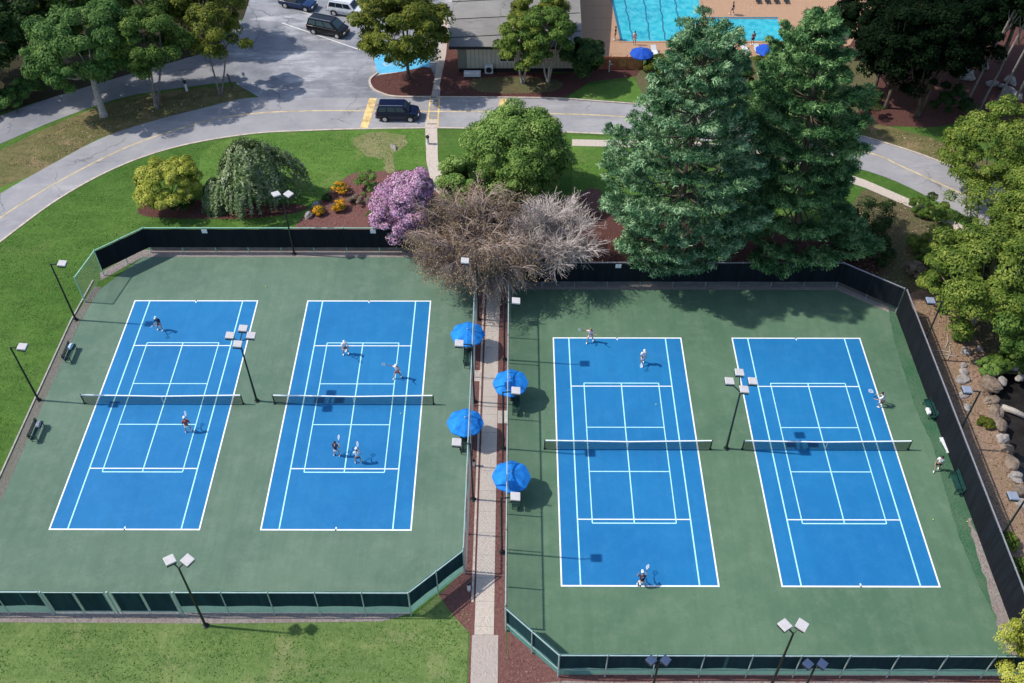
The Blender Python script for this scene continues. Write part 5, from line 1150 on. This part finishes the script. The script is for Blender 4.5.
    for s in (-1, 1): fb.ball(hd+V((s*0.088, 0, 0.0)), (0.014, 0.03, 0.04), 6, 5)
    bm = bmesh.new(); bm.from_mesh(body.data); tmp = bpy.data.meshes.new('tmp'); tmp.from_pydata(fb.v, [], fb.f); bm.from_mesh(tmp)
    bm.to_mesh(body.data); bm.free(); bpy.data.meshes.remove(tmp)
    body.data.polygons.foreach_set('use_smooth', [True]*len(body.data.polygons))
    ey = MB()
    for s in (-1, 1): ey.ball(hd+V((s*0.034, 0.088, 0.02)), 0.012, 6, 4)
    ey.ball(hd+V((0, 0.088, -0.052)), (0.026, 0.008, 0.007), 6, 4); ey.build('face_features', M['hair'], t)
    # clothes
    sv = [pel+up*0.02, wst, ch, nk-up*0.05]; sr = [(0.155, 0.118), (0.145, 0.11), (0.172, 0.118), 0.075]; se = [(0, 1), (1, 2), (2, 3)]
    for nm in 'lr':
        sv.append(J[nm+'sh']); sr.append(0.080); se.append((2, len(sv)-1)); sv.append(J[nm+'sh']+(J[nm+'el']-J[nm+'sh'])*(0.62 if sleeves else 0.15)); sr.append(0.066); se.append((len(sv)-2, len(sv)-1))
    skinned('shirt', sv, se, sr, M[shirt], t)
    hv = [pel+up*0.05, pel-V((0, 0, 0.03))]; hr = [(0.160, 0.122), (0.165, 0.13)]; he = [(0, 1)]
    for nm in 'lr':
        hv.append(J[nm+'hip']+V((0, 0, -0.08))); hr.append(0.112); he.append((1, len(hv)-1)); hv.append(J[nm+'hip']+(J[nm+'kn']-J[nm+'hip'])*(0.72 if legs else 1.0)); hr.append(0.098); he.append((len(hv)-2, len(hv)-1))
    skinned('shorts', hv, he, hr, M[shorts], t)
    for nm in 'lr':
        f_ = J[nm+'ft']; s_ = MB(); s_.ball((f_.x, f_.y+0.06, 0.055), (0.055, 0.15, 0.055), 10, 6); s_.build('shoe', M[shoe], t, smooth=True)
    if cap:
        c = MB(); c.lathe([(0.113, -0.01), (0.112, 0.05), (0.085, 0.095), (0.03, 0.118), (0, 0.12)], 14); c.box((0, 0.14, 0.0), (0.15, 0.13, 0.014)); o = c.build('cap', M[cap], t, smooth=True); o.location = hd+V((0, 0, 0.055))
    hm = M[hair or 'hair']; hh = MB(); hh.ball(hd+V((0, -0.025, 0.035)), (0.102, 0.105, 0.105), 12, 8); hh.build('hair', hm, t, smooth=True)
    if racket:
        h = t.matrix_world if False else None
        base = Matrix.Translation(V(loc)) @ Matrix.Rotation(rz, 4, 'Z') @ Matrix.Scale(scale, 4)
        hp = base @ (J['rhand']-J['rdir']*0.0); d0 = (base.to_3x3() @ (J['rdir']+V((0.25, 0.35, 0.30)))).normalized()
        rk = thing('tennis_racket', racket, 'racket', hp)
        hb = MB(); hb.tube([d0*-0.08, d0*0.20], 0.017, 8); hb.build('handle', M['trim'], rk)
        x = d0.orthogonal().normalized(); y = d0.cross(x); cc = d0*0.46
        fr = MB(); ring = [cc+d0*0.17*math.cos(a)+x*0.125*math.sin(a) for a in np.linspace(0, 2*PI, 21)]; fr.tube(ring, 0.014, 6); fr.tube([d0*0.20, cc-d0*0.16+x*0.05], 0.012, 6); fr.tube([d0*0.20, cc-d0*0.16-x*0.05], 0.012, 6); fr.build('frame', M['white_plastic'], rk)
        stg = MB()
        for k in range(-4, 5):
            w_ = math.sqrt(max(0, 1-(k/5)**2)); stg.bar(cc+x*0.125*k/5-d0*0.17*w_, cc+x*0.125*k/5+d0*0.17*w_, 0.004); stg.bar(cc+d0*0.17*k/5-x*0.125*w_, cc+d0*0.17*k/5+x*0.125*w_, 0.004)
        stg.build('strings', M['white_cloth'], rk)
    return t
def feet(x, y, z=0.03): p = at(x, y); return (p.x, p.y, z)
person('player in a dark top and pale cap near the far end of the leftmost court', feet(161, 330), R(165), 'navy_cloth', 'navy_cloth', 'pale_blue_cloth', None, 'ready', racket='racket held by the dark topped player on the leftmost court')
person('player in a white cap and red top near the net of the leftmost court', feet(189, 432), R(15), 'red_cloth', 'white_cloth', 'white_cloth', None, 'ready', racket='racket held by the red topped player on the leftmost court')
person('player in a white shirt and reddish grey shorts at the far service line', feet(346, 354), R(200), 'white_cloth', 'grey_cloth', 'white_cloth', None, 'ready', racket='racket held by the white shirted player at the far service line')
person('player in a pale cap and red and white clothes beside the far right service box', feet(398, 378), R(160), 'pink_cloth', 'red_cloth', 'white_cloth', None, 'swing', racket='racket held by the red and white player in the far service box')
person('dark haired player in a navy top and white shorts left of the centre line', feet(337, 456), R(-10), 'navy_cloth', 'white_cloth', None, 'hair', 'ready', sleeves=False, racket='racket held by the dark haired player left of the centre line')
person('player in a pale blue shirt and navy shorts right of the centre line', feet(358.5, 463), R(5), 'pale_blue_cloth', 'navy_cloth', 'white_cloth', None, 'ready', racket='racket held by the player in navy shorts right of the centre line')
person('player in pale pink on the far baseline below the pine shadow', feet(590, 342), R(170), 'pink_cloth', 'pink_cloth', None, 'hair_light', 'swing', racket='racket held out by the player in pale pink on the far baseline')
person('player all in white near the far end of the third court', feet(642.5, 364), R(190), 'white_cloth', 'white_cloth', 'white_cloth', None, 'walk', racket='racket held by the player all in white')
person('crouching player in navy and white at the near baseline', feet(641, 586), R(0), 'navy_cloth', 'white_cloth', 'white_cloth', None, 'bend', racket='racket held by the crouching player at the near baseline')
person('black haired player leaning on the right sideline of the rightmost court', feet(880, 406), R(60), 'white_cloth', 'black_cloth', None, 'hair', 'bend', racket='racket held by the black haired player on the right sideline')
person('person in a white shirt and black shorts walking along the right fence', feet(936, 470), R(150), 'white_cloth', 'black_cloth', None, 'hair', 'walk')
person('bather in dark swimwear standing at the left edge of the large pool', feet(615, 40), R(80), 'black_cloth', 'black_cloth', None, 'hair', 'stand')
person('bather in pink near the pool umbrella corner', feet(634, 45), R(0), 'pink_cloth', 'pink_cloth', None, 'hair', 'stand')
person('bather in dark clothes walking beyond the smaller pool', feet(732, 15), R(90), 'black_cloth', 'black_cloth', None, 'hair', 'walk')
person('bather standing between the smaller pool and the umbrella', feet(752, 45), R(20), 'grey_cloth', 'navy_cloth', None, 'hair', 'stand')
# deck loungers by the pools
def lounger(label, x, y, rz, mat):
    p = at(x, y); t = thing('sun_lounger', label, 'sun lounger', (p.x, p.y, 0.02), rz, 'loungers by the pools')
    s = MB(); s.box((0, -0.2, 0.32), (0.62, 1.3, 0.06)); s.build('seat', mat, t, bevel=0.02)
    b = MB(); b.box((0, 0.72, 0.52), (0.62, 0.72, 0.05), mat=Matrix.Rotation(R(35), 3, 'X')); b.build('backrest', mat, t, bevel=0.02)
    for sx in (-1, 1):
        for yy in (-0.75, 0.35): l = MB(); l.bar((sx*0.27, yy, 0), (sx*0.27, yy, 0.30), 0.04); l.build('leg', M['lamp_white'], t)
for i, (x, lb) in enumerate(((757, 'leftmost'), (766, 'second'), (775, 'third'), (785, 'rightmost'))):
    lounger('dark lounger, %s of the row beyond the smaller pool' % lb, x, 1, 0, M['trim'])
for x, y, lb in ((745, 52, 'white lounger left of the umbrella by the smaller pool'), (758, 54, 'white lounger in front of the smaller pool'), (783, 54, 'white lounger right of the umbrella by the smaller pool'), (655, 55, 'white lounger beside the pool corner umbrella')):
    lounger(lb, x, y, 0.2, M['white_plastic'])
# balls on the courts
for i, (x, y, lb) in enumerate(((401, 414, 'second court near the right service line'), (656, 405, 'third court in the far right service box'), (933, 520, 'green surface near the right fence'), (967, 522, 'green surface by the mossy right edge'), (266, 287, 'green surface behind the two left courts'))):
    b = MB(); b.ball((0, 0, 0.035), 0.045, 10, 8); p = at(x, y); o = b.build('tennis_ball', M['yellow_tennis'], loc=(p.x, p.y, 0.045), smooth=True); tag(o, 'yellow ball lying on the '+lb, 'ball', 'loose tennis balls')
scene.render.engine = 'CYCLES'
